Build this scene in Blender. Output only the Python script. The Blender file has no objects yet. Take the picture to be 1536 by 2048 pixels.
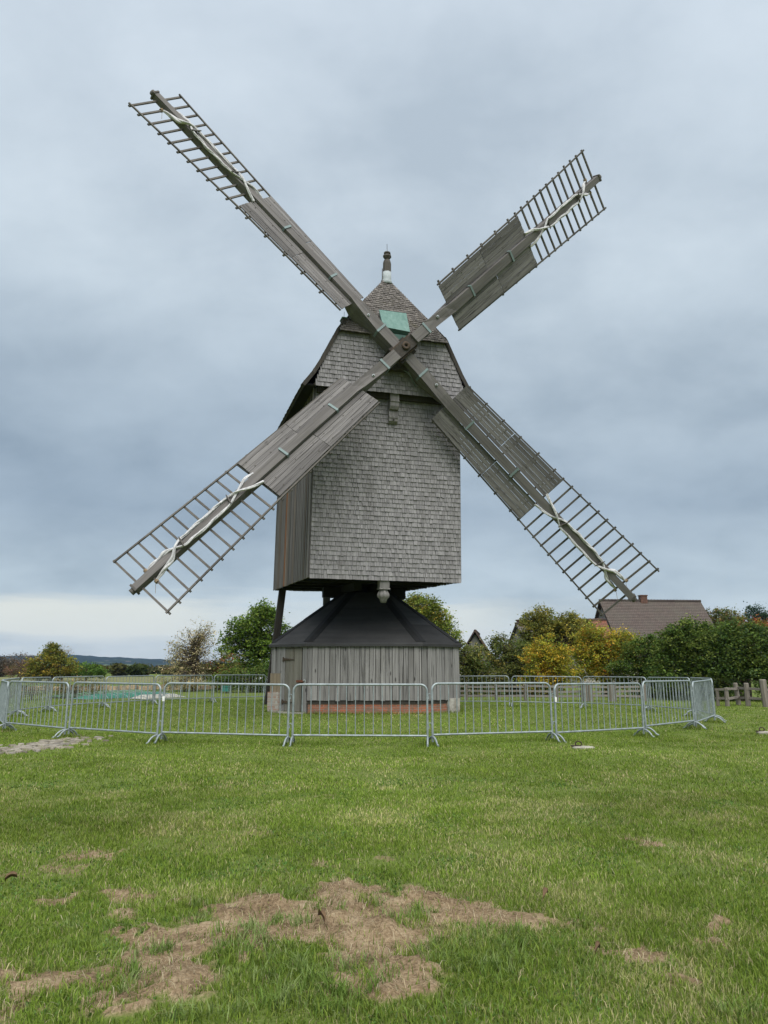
import bpy, bmesh, math, random
import numpy as np
from mathutils import Vector, Matrix, Euler

random.seed(7)
RNG = np.random.default_rng(11)
scene = bpy.context.scene
COL = scene.collection

# ------------------------------------------------------------------ camera
CAM_H, PITCH, FPX = 1.4, 0.207, 1482.0          # eye height, upward pitch, focal length in px of a 1536x2048 frame
cam_d = bpy.data.cameras.new('camera')
cam_d.sensor_fit = 'VERTICAL'
cam_d.sensor_height = 36.0
cam_d.lens = FPX / 2048 * 36.0
cam_d.clip_start = 0.1
cam_d.clip_end = 20000
cam = bpy.data.objects.new('camera', cam_d)
cam.location = (0, 0, CAM_H)
cam.rotation_euler = (math.pi / 2 + PITCH, 0, 0)
COL.objects.link(cam)
scene.camera = cam

# ------------------------------------------------------------------ light and exposure
SUN_EL, SUN_AZ = math.radians(56), math.radians(168)   # azimuth measured from +Y clockwise: behind the camera, a little right
sun_d = bpy.data.lights.new('sun', 'SUN')
sun_d.energy = 1.5
sun_d.angle = math.radians(65)
sun_d.color = (1.0, 0.96, 0.9)
sun = bpy.data.objects.new('sun', sun_d)
sdir = Vector((math.sin(SUN_AZ) * math.cos(SUN_EL), math.cos(SUN_AZ) * math.cos(SUN_EL), math.sin(SUN_EL)))
sun.rotation_euler = sdir.to_track_quat('Z', 'Y').to_euler()
COL.objects.link(sun)
scene.view_settings.view_transform = 'Standard'
scene.view_settings.look = 'None'
scene.view_settings.exposure = 1.5
scene.view_settings.gamma = 1.0
scene.cycles.max_bounces = 6
scene.cycles.diffuse_bounces = 3
scene.cycles.glossy_bounces = 2
scene.cycles.transmission_bounces = 3
scene.cycles.volume_bounces = 0
scene.cycles.use_denoising = True


class NT:
    """small helper to wire node trees"""
    def __init__(self, tree):
        self.t = tree
        tree.nodes.clear()

    def n(self, typ, **kw):
        nd = self.t.nodes.new(typ)
        for k, v in kw.items():
            if k.startswith('i_'):
                key = k[2:]
                nd.inputs[int(key) if key.isdigit() else key].default_value = v
            else:
                setattr(nd, k, v)
        return nd

    def l(self, a, b):
        self.t.links.new(a, b)

    def math(self, op, a, b=None, clamp=False):
        m = self.n('ShaderNodeMath', operation=op, use_clamp=clamp)
        for i, x in enumerate((a, b)):
            if x is None:
                continue
            if hasattr(x, 'links'):
                self.l(x, m.inputs[i])
            else:
                m.inputs[i].default_value = x
        return m.outputs[0]

    def mix(self, fac, a, b, blend='MIX'):
        m = self.n('ShaderNodeMix', data_type='RGBA', blend_type=blend)
        m.clamp_factor = True
        for sock, x in ((m.inputs[0], fac), (m.inputs[6], a), (m.inputs[7], b)):
            if hasattr(x, 'links'):
                self.l(x, sock)
            elif isinstance(x, (int, float)):
                sock.default_value = x
            else:
                sock.default_value = (*x, 1) if len(x) == 3 else x
        return m.outputs[2]

    def ramp(self, fac, stops, interp='LINEAR'):
        r = self.n('ShaderNodeValToRGB')
        r.color_ramp.interpolation = interp
        el = r.color_ramp.elements
        while len(el) < len(stops):
            el.new(0.5)
        for e, (p, c) in zip(el, stops):
            e.position = p
            e.color = (*c, 1) if hasattr(c, '__len__') else (c, c, c, 1)
        self.l(fac, r.inputs[0])
        return r.outputs[0]

    def noise(self, vec, scale, detail=4, rough=0.55, dist=0.0):
        k = self.n('ShaderNodeTexNoise')
        k.inputs['Scale'].default_value = scale
        k.inputs['Detail'].default_value = detail
        k.inputs['Roughness'].default_value = rough
        k.inputs['Distortion'].default_value = dist
        if vec is not None:
            self.l(vec, k.inputs['Vector'])
        return k.outputs[0]

    def mapping(self, vec, scale=(1, 1, 1), loc=(0, 0, 0), rot=(0, 0, 0)):
        m = self.n('ShaderNodeMapping')
        m.inputs['Scale'].default_value = scale
        m.inputs['Location'].default_value = loc
        m.inputs['Rotation'].default_value = rot
        self.l(vec, m.inputs['Vector'])
        return m.outputs[0]


# ------------------------------------------------------------------ sky: Nishita behind broken grey cloud
world = bpy.data.worlds.new('World')
scene.world = world
world.use_nodes = True
W = NT(world.node_tree)
out = W.n('ShaderNodeOutputWorld')
sky = W.n('ShaderNodeTexSky', sky_type='NISHITA', sun_disc=False)
sky.sun_elevation = SUN_EL
sky.sun_rotation = SUN_AZ
bg_sky = W.n('ShaderNodeBackground', i_Strength=0.05)
W.l(sky.outputs[0], bg_sky.inputs[0])
tc = W.n('ShaderNodeTexCoord')
sep = W.n('ShaderNodeSeparateXYZ')
W.l(tc.outputs['Generated'], sep.inputs[0])
dz = W.math('MAXIMUM', sep.outputs[2], 0.0)
den = W.math('ADD', dz, 0.42)
comb = W.n('ShaderNodeCombineXYZ')
W.l(W.math('DIVIDE', sep.outputs[0], den), comb.inputs[0])
W.l(W.math('DIVIDE', sep.outputs[1], den), comb.inputs[1])
plane = comb.outputs[0]
n1 = W.noise(W.mapping(plane, (1.0, 1.3, 1), (3.1, 0.7, 0)), 1.7, 6, 0.5, 0.2)
n2 = W.noise(W.mapping(plane, (1.6, 1.9, 1), (8.3, 4.1, 0)), 3.0, 8, 0.56, 0.15)
nn = W.math('ADD', W.math('MULTIPLY', n1, 0.6), W.math('MULTIPLY', n2, 0.4))
shape = W.ramp(nn, [(0.38, 0.0), (0.50, 0.55), (0.62, 1.0)])
# cloud-base tone by elevation: dull slate low down, paler overhead
tone = W.ramp(dz, [(0.0, (0.56, 0.62, 0.64)), (0.04, (0.52, 0.595, 0.635)), (0.10, (0.445, 0.535, 0.598)), (0.2, (0.355, 0.44, 0.52)), (0.30, (0.425, 0.512, 0.588)),
                   (0.47, (0.54, 0.628, 0.702)), (0.62, (0.55, 0.635, 0.715)), (0.75, (0.575, 0.66, 0.745)), (1.0, (0.56, 0.64, 0.72))])
dark = W.mix(1.0, tone, (0.83, 0.85, 0.865), 'MULTIPLY')
lite = W.mix(1.0, tone, (1.17, 1.15, 1.13), 'MULTIPLY')
cloud = W.mix(shape, dark, lite)
# the bank of cloud is heavier to the left of the mill, low down
azl = W.math('ARCTAN2', sep.outputs[0], sep.outputs[1])
azn = W.math('ADD', W.math('MULTIPLY', azl, 0.5), 0.5)
bank = W.math('MULTIPLY', W.ramp(azn, [(0.22, 1.0), (0.42, 0.8), (0.55, 0.15)]), W.ramp(dz, [(0.12, 0.0), (0.24, 1.0), (0.36, 0.8), (0.5, 0.0)]))
cloud = W.mix(W.math('MULTIPLY', bank, 0.75), cloud, W.mix(1.0, cloud, (0.74, 0.78, 0.82), 'MULTIPLY'))
# bright break in the cloud near the horizon, feathered in strips
strip = W.noise(W.mapping(tc.outputs['Generated'], (2.2, 2.2, 26)), 1.6, 5, 0.55, 0.4)
gap_el = W.ramp(W.math('ADD', dz, W.math('MULTIPLY', W.math('SUBTRACT', strip, 0.5), 0.08)), [(0.018, 0.15), (0.04, 1.0), (0.07, 0.95), (0.092, 0.0)])
gap_az = W.ramp(azn, [(0.10, 0.4), (0.20, 1.0), (0.36, 0.85), (0.43, 0.35), (0.51, 0.35), (0.555, 0.7), (0.60, 0.2), (0.70, 0.0)])
cloud = W.mix(W.math('MULTIPLY', W.math('MULTIPLY', gap_el, gap_az), 0.95), cloud, (0.80, 0.81, 0.725))
bg_cl = W.n('ShaderNodeBackground', i_Strength=0.375)
W.l(cloud, bg_cl.inputs[0])
mixw = W.n('ShaderNodeMixShader')
mixw.inputs[0].default_value = 0.94
W.l(bg_sky.outputs[0], mixw.inputs[1])
W.l(bg_cl.outputs[0], mixw.inputs[2])
W.l(mixw.outputs[0], out.inputs[0])


# ------------------------------------------------------------------ general helpers
def ray(u, v):
    x = (u - 768) / FPX
    y = -(v - 1024) / FPX
    c, s = math.cos(PITCH), math.sin(PITCH)
    return x, c - y * s, s + y * c


def at(u, v, Y):
    """real point seen at photo pixel (u, v) at the distance Y ahead"""
    x, y, z = ray(u, v)
    t = Y / y
    return Vector((x * t, Y, CAM_H + z * t))


def gnd(u, v, z=0.0):
    x, y, zz = ray(u, v)
    t = (z - CAM_H) / zz
    return x * t, y * t


class MB:
    """collects shapes; build() links them as one mesh object"""
    def __init__(self):
        self.v, self.f, self.m, self.s = [], [], [], []

    def add(self, vs, fs, mi=0, smooth=False):
        o = len(self.v)
        self.v += [tuple(p) for p in vs]
        self.f += [tuple(i + o for i in f) for f in fs]
        self.m += [mi] * len(fs)
        self.s += [smooth] * len(fs)
        return self

    def hexa(self, p, mi=0):
        # p: 8 points, bottom ring 0-3 counter-clockwise, top ring 4-7
        return self.add(p, [(3, 2, 1, 0), (4, 5, 6, 7), (0, 1, 5, 4), (1, 2, 6, 5), (2, 3, 7, 6), (3, 0, 4, 7)], mi)

    def box(self, c, s, R=None, mi=0):
        c = Vector(c)
        hx, hy, hz = s[0] / 2, s[1] / 2, s[2] / 2
        pts = [Vector((x, y, z)) for z in (-hz, hz) for x, y in ((-hx, -hy), (hx, -hy), (hx, hy), (-hx, hy))]
        if R is not None:
            pts = [R @ p for p in pts]
        return self.hexa([c + p for p in pts], mi)

    def box2(self, lo, hi, mi=0):
        return self.box([(a + b) / 2 for a, b in zip(lo, hi)], [b - a for a, b in zip(lo, hi)], None, mi)

    def beam(self, a, b, w, h, up=(0, 0, 1), mi=0, w2=None, h2=None):
        a, b = Vector(a), Vector(b)
        d = (b - a).normalized()
        s = d.cross(Vector(up))
        if s.length < 1e-4:
            s = d.cross(Vector((1, 0, 0)))
        s.normalize()
        n = s.cross(d).normalized()
        w2 = w if w2 is None else w2
        h2 = h if h2 is None else h2
        p = []
        for q, ww, hh in ((a, w, h), (b, w2, h2)):
            p += [q - s * ww / 2 - n * hh / 2, q + s * ww / 2 - n * hh / 2, q + s * ww / 2 + n * hh / 2, q - s * ww / 2 + n * hh / 2]
        return self.hexa(p, mi)

    def tube(self, pts, r, n=8, mi=0, cap=True, smooth=True):
        pts = [Vector(p) for p in pts]
        rs = r if hasattr(r, '__len__') else [r] * len(pts)
        vs, fs = [], []
        prev = None
        for i, p in enumerate(pts):
            d = (pts[min(i + 1, len(pts) - 1)] - pts[max(i - 1, 0)])
            if d.length < 1e-9:
                d = Vector((0, 0, 1))
            d.normalize()
            if prev is None:
                s = d.cross(Vector((0, 0, 1)))
                if s.length < 1e-3:
                    s = d.cross(Vector((1, 0, 0)))
            else:
                s = prev - d * prev.dot(d)
            s.normalize()
            prev = s
            t = d.cross(s)
            for k in range(n):
                a = 2 * math.pi * k / n
                vs.append(p + (s * math.cos(a) + t * math.sin(a)) * rs[i])
        for i in range(len(pts) - 1):
            for k in range(n):
                k2 = (k + 1) % n
                fs.append((i * n + k, i * n + k2, (i + 1) * n + k2, (i + 1) * n + k))
        self.add(vs, fs, mi, smooth)
        if cap:
            self.add(vs[:n], [tuple(range(n))[::-1]], mi)
            self.add(vs[-n:], [tuple(range(n))], mi)
        return self

    def lathe(self, prof, n=16, c=(0, 0, 0), mi=0, smooth=True, flute=0.0, nfl=8, R=None):
        vs, fs = [], []
        for r, z in prof:
            for k in range(n):
                a = 2 * math.pi * k / n
                rr = r * (1 + flute * math.cos(a * nfl))
                p = Vector((rr * math.cos(a), rr * math.sin(a), z))
                if R is not None:
                    p = R @ p
                vs.append(p + Vector(c))
        for i in range(len(prof) - 1):
            for k in range(n):
                k2 = (k + 1) % n
                fs.append((i * n + k, i * n + k2, (i + 1) * n + k2, (i + 1) * n + k))
        fs.append(tuple(range(n))[::-1])
        fs.append(tuple((len(prof) - 1) * n + k for k in range(n)))
        return self.add(vs, fs, mi, smooth)

    def prism(self, poly, ext, mi=0):
        """poly: list of 3D points (planar), ext: extrusion vector"""
        n = len(poly)
        e = Vector(ext)
        vs = [Vector(p) for p in poly] + [Vector(p) + e for p in poly]
        fs = [tuple(range(n))[::-1], tuple(range(n, 2 * n))]
        for i in range(n):
            j = (i + 1) % n
            fs.append((i, j, n + j, n + i))
        return self.add(vs, fs, mi)

    def build(self, name, mats, parent=None, M=None, recalc=True):
        me = bpy.data.meshes.new(name)
        me.from_pydata(self.v, [], self.f)
        mats = mats if isinstance(mats, (list, tuple)) else [mats]
        for m in mats:
            me.materials.append(m)
        me.polygons.foreach_set('material_index', self.m)
        me.polygons.foreach_set('use_smooth', self.s)
        if recalc:
            bm = bmesh.new()
            bm.from_mesh(me)
            bmesh.ops.recalc_face_normals(bm, faces=bm.faces)
            bm.to_mesh(me)
            bm.free()
        me.update()
        o = bpy.data.objects.new(name, me)
        COL.objects.link(o)
        if parent is not None:
            o.parent = parent
        if M is not None:
            o.matrix_local = M
        return o


def tag(o, label=None, cat=None, group=None, kind=None):
    if label: o['label'] = label
    if cat: o['category'] = cat
    if group: o['group'] = group
    if kind: o['kind'] = kind
    return o


def thing(name, label, cat, loc=(0, 0, 0), rz=0.0, group=None):
    o = bpy.data.objects.new(name, None)
    o.empty_display_size = 0.3
    COL.objects.link(o)
    o.location = loc
    o.rotation_euler = (0, 0, rz)
    return tag(o, label, cat, group)


def copy_tree(o, parent=None):
    c = o.copy()
    COL.objects.link(c)
    c.parent = parent
    for ch in list(o.children):
        copy_tree(ch, c)
    return c


def np_mesh(name, V, quads=None, tris=None, mat=None, col=None, parent=None, smooth=False):
    me = bpy.data.meshes.new(name)
    nv = len(V)
    nq = 0 if quads is None else len(quads)
    nt = 0 if tris is None else len(tris)
    me.vertices.add(nv)
    me.vertices.foreach_set('co', np.ascontiguousarray(V, dtype=np.float32).ravel())
    loops = []
    if nq: loops.append(np.asarray(quads, np.int32).ravel())
    if nt: loops.append(np.asarray(tris, np.int32).ravel())
    loops = np.concatenate(loops)
    me.loops.add(len(loops))
    me.loops.foreach_set('vertex_index', loops)
    me.polygons.add(nq + nt)
    st = np.concatenate([np.arange(nq, dtype=np.int32) * 4, nq * 4 + np.arange(nt, dtype=np.int32) * 3])
    me.polygons.foreach_set('loop_start', st)
    me.update(calc_edges=True)
    if smooth:
        me.polygons.foreach_set('use_smooth', np.ones(nq + nt, bool))
    if col is not None:
        a = me.attributes.new('col', 'FLOAT_COLOR', 'POINT')
        c4 = np.ones((nv, 4), np.float32)
        c4[:, :3] = col
        a.data.foreach_set('color', c4.ravel())
    if mat is not None:
        me.materials.append(mat)
    o = bpy.data.objects.new(name, me)
    COL.objects.link(o)
    if parent is not None:
        o.parent = parent
    return o


def vnoise(x, y, seed=0):
    """smooth value noise in numpy, 0..1"""
    xi, yi = np.floor(x).astype(np.int64), np.floor(y).astype(np.int64)
    fx, fy = x - xi, y - yi
    fx, fy = fx * fx * (3 - 2 * fx), fy * fy * (3 - 2 * fy)

    def h(a, b):
        k = (a * 374761393 + b * 668265263 + seed * 1442695041) & 0x7fffffff
        k = ((k ^ (k >> 13)) * 1274126177) & 0x7fffffff
        return ((k ^ (k >> 16)) & 0xffff) / 65535.0
    return (h(xi, yi) * (1 - fx) + h(xi + 1, yi) * fx) * (1 - fy) + (h(xi, yi + 1) * (1 - fx) + h(xi + 1, yi + 1) * fx) * fy


def fbm(x, y, seed=0, oct=4):
    s, a, t = 0.0, 0.5, 0.0
    for i in range(oct):
        s = s + a * vnoise(x * 2 ** i, y * 2 ** i, seed + i * 17)
        t += a
        a *= 0.55
    return s / t


# ------------------------------------------------------------------ materials
def new_mat(name):
    m = bpy.data.materials.new(name)
    m.use_nodes = True
    return m, NT(m.node_tree)


def principled(T, color, rough=0.8, metal=0.0, bump=None, bstr=0.3, bdist=0.02, spec=0.3):
    b = T.n('ShaderNodeBsdfPrincipled')
    o = T.n('ShaderNodeOutputMaterial')
    if hasattr(color, 'links'):
        T.l(color, b.inputs['Base Color'])
    else:
        b.inputs['Base Color'].default_value = (*color, 1)
    if hasattr(rough, 'links'):
        T.l(rough, b.inputs['Roughness'])
    else:
        b.inputs['Roughness'].default_value = rough
    b.inputs['Metallic'].default_value = metal
    b.inputs['Specular IOR Level'].default_value = spec
    if bump is not None:
        bp = T.n('ShaderNodeBump')
        bp.inputs['Strength'].default_value = bstr
        bp.inputs['Distance'].default_value = bdist
        T.l(bump, bp.inputs['Height'])
        T.l(bp.outputs[0], b.inputs['Normal'])
    T.l(b.outputs[0], o.inputs[0])
    return b


def wood(name, dark, light, grain='Z', tint=0.35, fine=1.0, stain=None, lichen=0.0, bstr=0.5, warm=0.0, knots=0.0):
    """weathered timber: streaks along the grain, every board its own tone"""
    dark, light = [(c[0] * 1.0, c[1] * .985, c[2] * 1.0) for c in (dark, light)]
    m, T = new_mat(name)
    tc = T.n('ShaderNodeTexCoord')
    geo = T.n('ShaderNodeNewGeometry')
    isl = geo.outputs['Random Per Island']
    off = T.n('ShaderNodeCombineXYZ')
    for i, k in enumerate((31.7, 57.3, 83.9)):
        T.l(T.math('MULTIPLY', isl, k), off.inputs[i])
    ad = T.n('ShaderNodeVectorMath', operation='ADD')
    T.l(tc.outputs['Object'], ad.inputs[0])
    T.l(off.outputs[0], ad.inputs[1])
    gi = 'XYZ'.index(grain)
    s1 = [9.0 * fine] * 3
    s1[gi] = 0.55 * fine
    s2 = [46.0 * fine] * 3
    s2[gi] = 1.3 * fine
    a = T.noise(T.mapping(ad.outputs[0], s1), 1.0, 5, 0.6, 0.6)
    b = T.noise(T.mapping(ad.outputs[0], s2), 1.0, 4, 0.6, 0.2)
    g = T.math('ADD', T.math('MULTIPLY', a, 0.55), T.math('MULTIPLY', b, 0.45))
    c = T.ramp(g, [(0.30, dark), (0.50, tuple((p + q) / 2 for p, q in zip(dark, light))), (0.68, light)])
    wv = T.n('ShaderNodeTexWhiteNoise', noise_dimensions='1D')
    T.l(isl, wv.inputs['W'])
    val = T.math('ADD', T.math('MULTIPLY', wv.outputs[0], tint), 1 - tint / 2)
    hsv = T.n('ShaderNodeHueSaturation')
    T.l(c, hsv.inputs['Color'])
    T.l(val, hsv.inputs['Value'])
    c = hsv.outputs[0]
    if warm:
        wf = T.math('MULTIPLY', T.math('GREATER_THAN', isl, 0.6), warm)
        c = T.mix(wf, c, T.mix(1.0, c, (1.18, 1.0, 0.8), 'MULTIPLY'))
    if stain:
        st = T.noise(T.mapping(tc.outputs['Object'], stain[1]), 1.0, 4, 0.6, 0.3)
        c = T.mix(T.ramp(st, [(0.5, 0.0), (0.72, stain[2])]), c, stain[0])
    if knots:
        sk = [4.5] * 3
        sk[gi] = 1.5
        vo = T.n('ShaderNodeTexVoronoi', i_Scale=1.0)
        T.l(T.mapping(ad.outputs[0], sk), vo.inputs['Vector'])
        kn = T.ramp(T.math('ADD', vo.outputs['Distance'], T.math('MULTIPLY', b, 0.12)), [(0.11, knots), (0.2, 0.0)])
        c = T.mix(kn, c, (0.03, 0.027, 0.024))
        cr = [30.0] * 3
        cr[gi] = 0.7
        ck = T.noise(T.mapping(ad.outputs[0], cr), 1.0, 2, 0.5, 0.8)
        c = T.mix(T.ramp(ck, [(0.60, 0.0), (0.66, 0.75)]), c, (0.035, 0.032, 0.03))
    if lichen:
        li = T.noise(tc.outputs['Object'], 3.0, 6, 0.7)
        c = T.mix(T.ramp(li, [(0.56, 0.0), (0.72, lichen)]), c, (0.13, 0.125, 0.05))
    principled(T, c, 0.85, 0, g, bstr, 0.012, 0.2)
    return m


def plain(name, color, rough=0.7, metal=0.0, var=0.25, scale=6.0, bump=0.2, bd=0.01, spec=0.3, color2=None):
    m, T = new_mat(name)
    tc = T.n('ShaderNodeTexCoord')
    n = T.noise(tc.outputs['Object'], scale, 6, 0.62)
    lo = tuple(c * (1 - var) for c in color)
    hi = color2 or tuple(min(1, c * (1 + var)) for c in color)
    principled(T, T.ramp(n, [(0.3, lo), (0.7, hi)]), rough, metal, n, bump, bd, spec)
    return m


def attr_mat(name, rough=0.8, translucent=0.25, spec=0.15):
    m, T = new_mat(name)
    at_ = T.n('ShaderNodeAttribute', attribute_name='col')
    b = T.n('ShaderNodeBsdfPrincipled')
    b.inputs['Roughness'].default_value = rough
    b.inputs['Specular IOR Level'].default_value = spec
    T.l(at_.outputs['Color'], b.inputs['Base Color'])
    o = T.n('ShaderNodeOutputMaterial')
    if translucent:
        tr = T.n('ShaderNodeBsdfTranslucent')
        T.l(at_.outputs['Color'], tr.inputs[0])
        mx = T.n('ShaderNodeMixShader')
        mx.inputs[0].default_value = translucent
        T.l(b.outputs[0], mx.inputs[1])
        T.l(tr.outputs[0], mx.inputs[2])
        T.l(mx.outputs[0], o.inputs[0])
    else:
        T.l(b.outputs[0], o.inputs[0])
    return m


M_SHINGLE = wood('grey_shingle', (0.17, 0.166, 0.166), (0.30, 0.294, 0.294), 'Z', 0.34, 1.0, ((0.125, 0.118, 0.112), (3.2, 3.2, 0.5), 0.35), 0.0, 0.4)
M_ROOFSH = wood('roof_shingle', (0.085, 0.078, 0.07), (0.2, 0.185, 0.17), 'Z', 0.6, 1.0, ((0.055, 0.05, 0.04), (1.5, 1.5, 1.2), 0.6), 0.3, 0.4)
M_SIDE = wood('side_board', (0.085, 0.08, 0.075), (0.22, 0.21, 0.2), 'Z', 0.6, 1.0, None, 0.0, 0.5, 0.6)
M_ORANGE = wood('new_board', (0.20, 0.09, 0.04), (0.33, 0.16, 0.08), 'Z', 0.2)
M_HUTBOARD = wood('hut_board', (0.13, 0.128, 0.122), (0.31, 0.305, 0.292), 'Z', 0.42, 0.8, ((0.12, 0.115, 0.105), (3, 3, 0.4), 0.6), 0.0, 0.6, knots=0.85)
M_DOOR = wood('door_board', (0.11, 0.105, 0.085), (0.24, 0.23, 0.195), 'Z', 0.3, 0.8, ((0.10, 0.085, 0.055), (2, 2, 0.7), 0.6), 0.25, 0.6, knots=0.7)
M_STOCK = wood('stock_timber', (0.085, 0.0805, 0.0755), (0.21, 0.20, 0.19), 'X', 0.15, 0.7, None, 0.12, 0.5)
M_SAILBOARD = wood('sail_board', (0.077, 0.0735, 0.0705), (0.235, 0.226, 0.218), 'X', 0.6, 0.9, None, 0.06, 0.5, knots=0.6)
M_BAR = wood('lattice_bar', (0.075, 0.07, 0.062), (0.15, 0.14, 0.125), 'Y', 0.4, 0.7)
M_DARKWOOD = wood('dark_timber', (0.03, 0.027, 0.023), (0.075, 0.068, 0.058), 'Z', 0.3)
M_SHADEWOOD = wood('shade_dark_timber', (0.01, 0.0095, 0.009), (0.028, 0.026, 0.024), 'Y', 0.4)  # aged oak, colour blackened to stand in for shade under body and eaves
M_FINIAL = wood('finial_timber', (0.05, 0.045, 0.038), (0.13, 0.12, 0.105), 'Z', 0.2)
M_CARVED = wood('carved_timber', (0.11, 0.106, 0.10), (0.28, 0.272, 0.26), 'Z', 0.1, 1.4)
M_FENCE = wood('fence_timber', (0.12, 0.108, 0.088), (0.28, 0.256, 0.215), 'Z', 0.3, 1.0)
M_RAIL = wood('rail_timber', (0.17, 0.15, 0.13), (0.33, 0.30, 0.265), 'X', 0.3, 1.0)
M_COPPER = None
M_STRAP = plain('galvanised_strap', (0.19, 0.245, 0.245), 0.6, 0.2, 0.15, 20)
M_LEAD = plain('pale_lead', (0.36, 0.40, 0.41), 0.8, 0.0, 0.15, 12)
M_CLOTH = plain('white_sailcloth', (0.55, 0.545, 0.555), 0.9, 0, 0.3, 11, 0.8, 0.03)
M_ROPE = plain('brown_rope', (0.28, 0.21, 0.14), 0.9, 0, 0.3, 40)
M_IRON = plain('rusty_iron', (0.05, 0.042, 0.034), 0.8, 0.1, 0.4, 25, color2=(0.10, 0.07, 0.045))
M_RUST = plain('rust', (0.16, 0.065, 0.04), 0.85, 0.1, 0.4, 30)
M_STEEL = plain('galvanised_steel', (0.275, 0.315, 0.325), 0.5, 0.35, 0.28, 9, 0.15, 0.004, 0.5)
M_WHITE = plain('white_tag', (0.75, 0.76, 0.74), 0.6)
M_STONE = plain('pale_stone', (0.33, 0.31, 0.265), 0.9, 0, 0.3, 7, 0.6, 0.03)
M_PLASTER = plain('worn_plaster', (0.30, 0.265, 0.215), 0.95, 0, 0.4, 5, 0.6, 0.03, color2=(0.46, 0.44, 0.40))
M_TANBOARD = wood('tan_board', (0.17, 0.135, 0.09), (0.30, 0.25, 0.18), 'Z', 0.2)


def make_copper():
    m, T = new_mat('green_copper')
    tc = T.n('ShaderNodeTexCoord')
    a = T.noise(T.mapping(tc.outputs['Object'], (7, 7, 0.9)), 1.0, 5, 0.6, 0.5)
    b = T.noise(tc.outputs['Object'], 9, 5, 0.6)
    c = T.ramp(a, [(0.3, (0.10, 0.19, 0.165)), (0.6, (0.155, 0.255, 0.228)), (0.75, (0.23, 0.34, 0.31))])
    c = T.mix(T.ramp(b, [(0.6, 0.0), (0.8, 0.5)]), c, (0.10, 0.13, 0.09))
    principled(T, c, 0.75, 0.15, b, 0.25, 0.01)
    return m


M_COPPER = make_copper()


def make_felt():
    m, T = new_mat('roofing_felt')
    tc = T.n('ShaderNodeTexCoord')
    geo = T.n('ShaderNodeNewGeometry')
    a = T.noise(tc.outputs['Object'], 2.2, 6, 0.6)
    b = T.noise(tc.outputs['Object'], 160, 2, 0.5)
    z = T.noise(T.mapping(tc.outputs['Object'], (0.6, 0.6, 9)), 1.0, 3, 0.5)
    g = T.math('ADD', T.math('MULTIPLY', a, 0.5), T.math('MULTIPLY', z, 0.5))
    c = T.ramp(g, [(0.35, (0.024, 0.0245, 0.025)), (0.65, (0.05, 0.05, 0.05))])
    c = T.mix(T.math('MULTIPLY', b, 0.5), c, (0.05, 0.05, 0.05))
    val = T.math('ADD', T.math('MULTIPLY', geo.outputs['Random Per Island'], 0.7), 0.6)
    h = T.n('ShaderNodeHueSaturation')
    T.l(c, h.inputs['Color'])
    T.l(val, h.inputs['Value'])
    principled(T, h.outputs[0], 0.9, 0, b, 0.25, 0.004, 0.25)
    return m


M_FELT = make_felt()


def make_brick(name, c1, c2, mortar, scale=1.0, dirt=(0.16, 0.13, 0.10), bw=0.25, rh=0.075):
    m, T = new_mat(name)
    tc = T.n('ShaderNodeTexCoord')
    br = T.n('ShaderNodeTexBrick')
    br.inputs['Scale'].default_value = scale
    br.inputs['Brick Width'].default_value = bw
    br.inputs['Row Height'].default_value = rh
    br.inputs['Mortar Size'].default_value = 0.009
    br.inputs['Mortar Smooth'].default_value = 0.3
    br.inputs['Color1'].default_value = (*c1, 1)
    br.inputs['Color2'].default_value = (*c2, 1)
    br.inputs['Mortar'].default_value = (*mortar, 1)
    sp = T.n('ShaderNodeSeparateXYZ')
    T.l(tc.outputs['Object'], sp.inputs[0])
    cb = T.n('ShaderNodeCombineXYZ')
    T.l(T.math('ADD', sp.outputs[0], sp.outputs[1]), cb.inputs[0])
    T.l(sp.outputs[2], cb.inputs[1])
    wob = T.noise(tc.outputs['Object'], 4, 3)
    va = T.n('ShaderNodeVectorMath', operation='MULTIPLY_ADD')
    T.l(wob, va.inputs[0])
    va.inputs[1].default_value = (0.03, 0.03, 0)
    T.l(cb.outputs[0], va.inputs[2])
    T.l(va.outputs[0], br.inputs['Vector'])
    d = T.noise(tc.outputs['Object'], 5, 6, 0.7)
    d2 = T.noise(tc.outputs['Object'], 30, 4, 0.7)
    c = T.mix(T.ramp(d, [(0.40, 0.0), (0.62, 0.85)]), br.outputs[0], dirt)
    c = T.mix(T.ramp(d2, [(0.55, 0.0), (0.75, 0.5)]), c, mortar)
    principled(T, c, 0.92, 0, T.math('SUBTRACT', d2, T.math('MULTIPLY', br.outputs['Fac'], 1.2)), 0.7, 0.012)
    return m


M_BRICK = make_brick('red_brick', (0.42, 0.125, 0.06), (0.31, 0.10, 0.055), (0.30, 0.24, 0.19))
M_OLDBRICK = make_brick('limewashed_brick', (0.34, 0.16, 0.11), (0.40, 0.34, 0.29), (0.42, 0.40, 0.36), dirt=(0.40, 0.385, 0.35))
M_LEAF = attr_mat('foliage', 0.75, 0.4)
M_GRASS = attr_mat('grass_blade', 0.7, 0.3)
M_BARK = plain('bark', (0.085, 0.068, 0.05), 0.95, 0, 0.4, 8, 0.8, 0.03)

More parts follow.
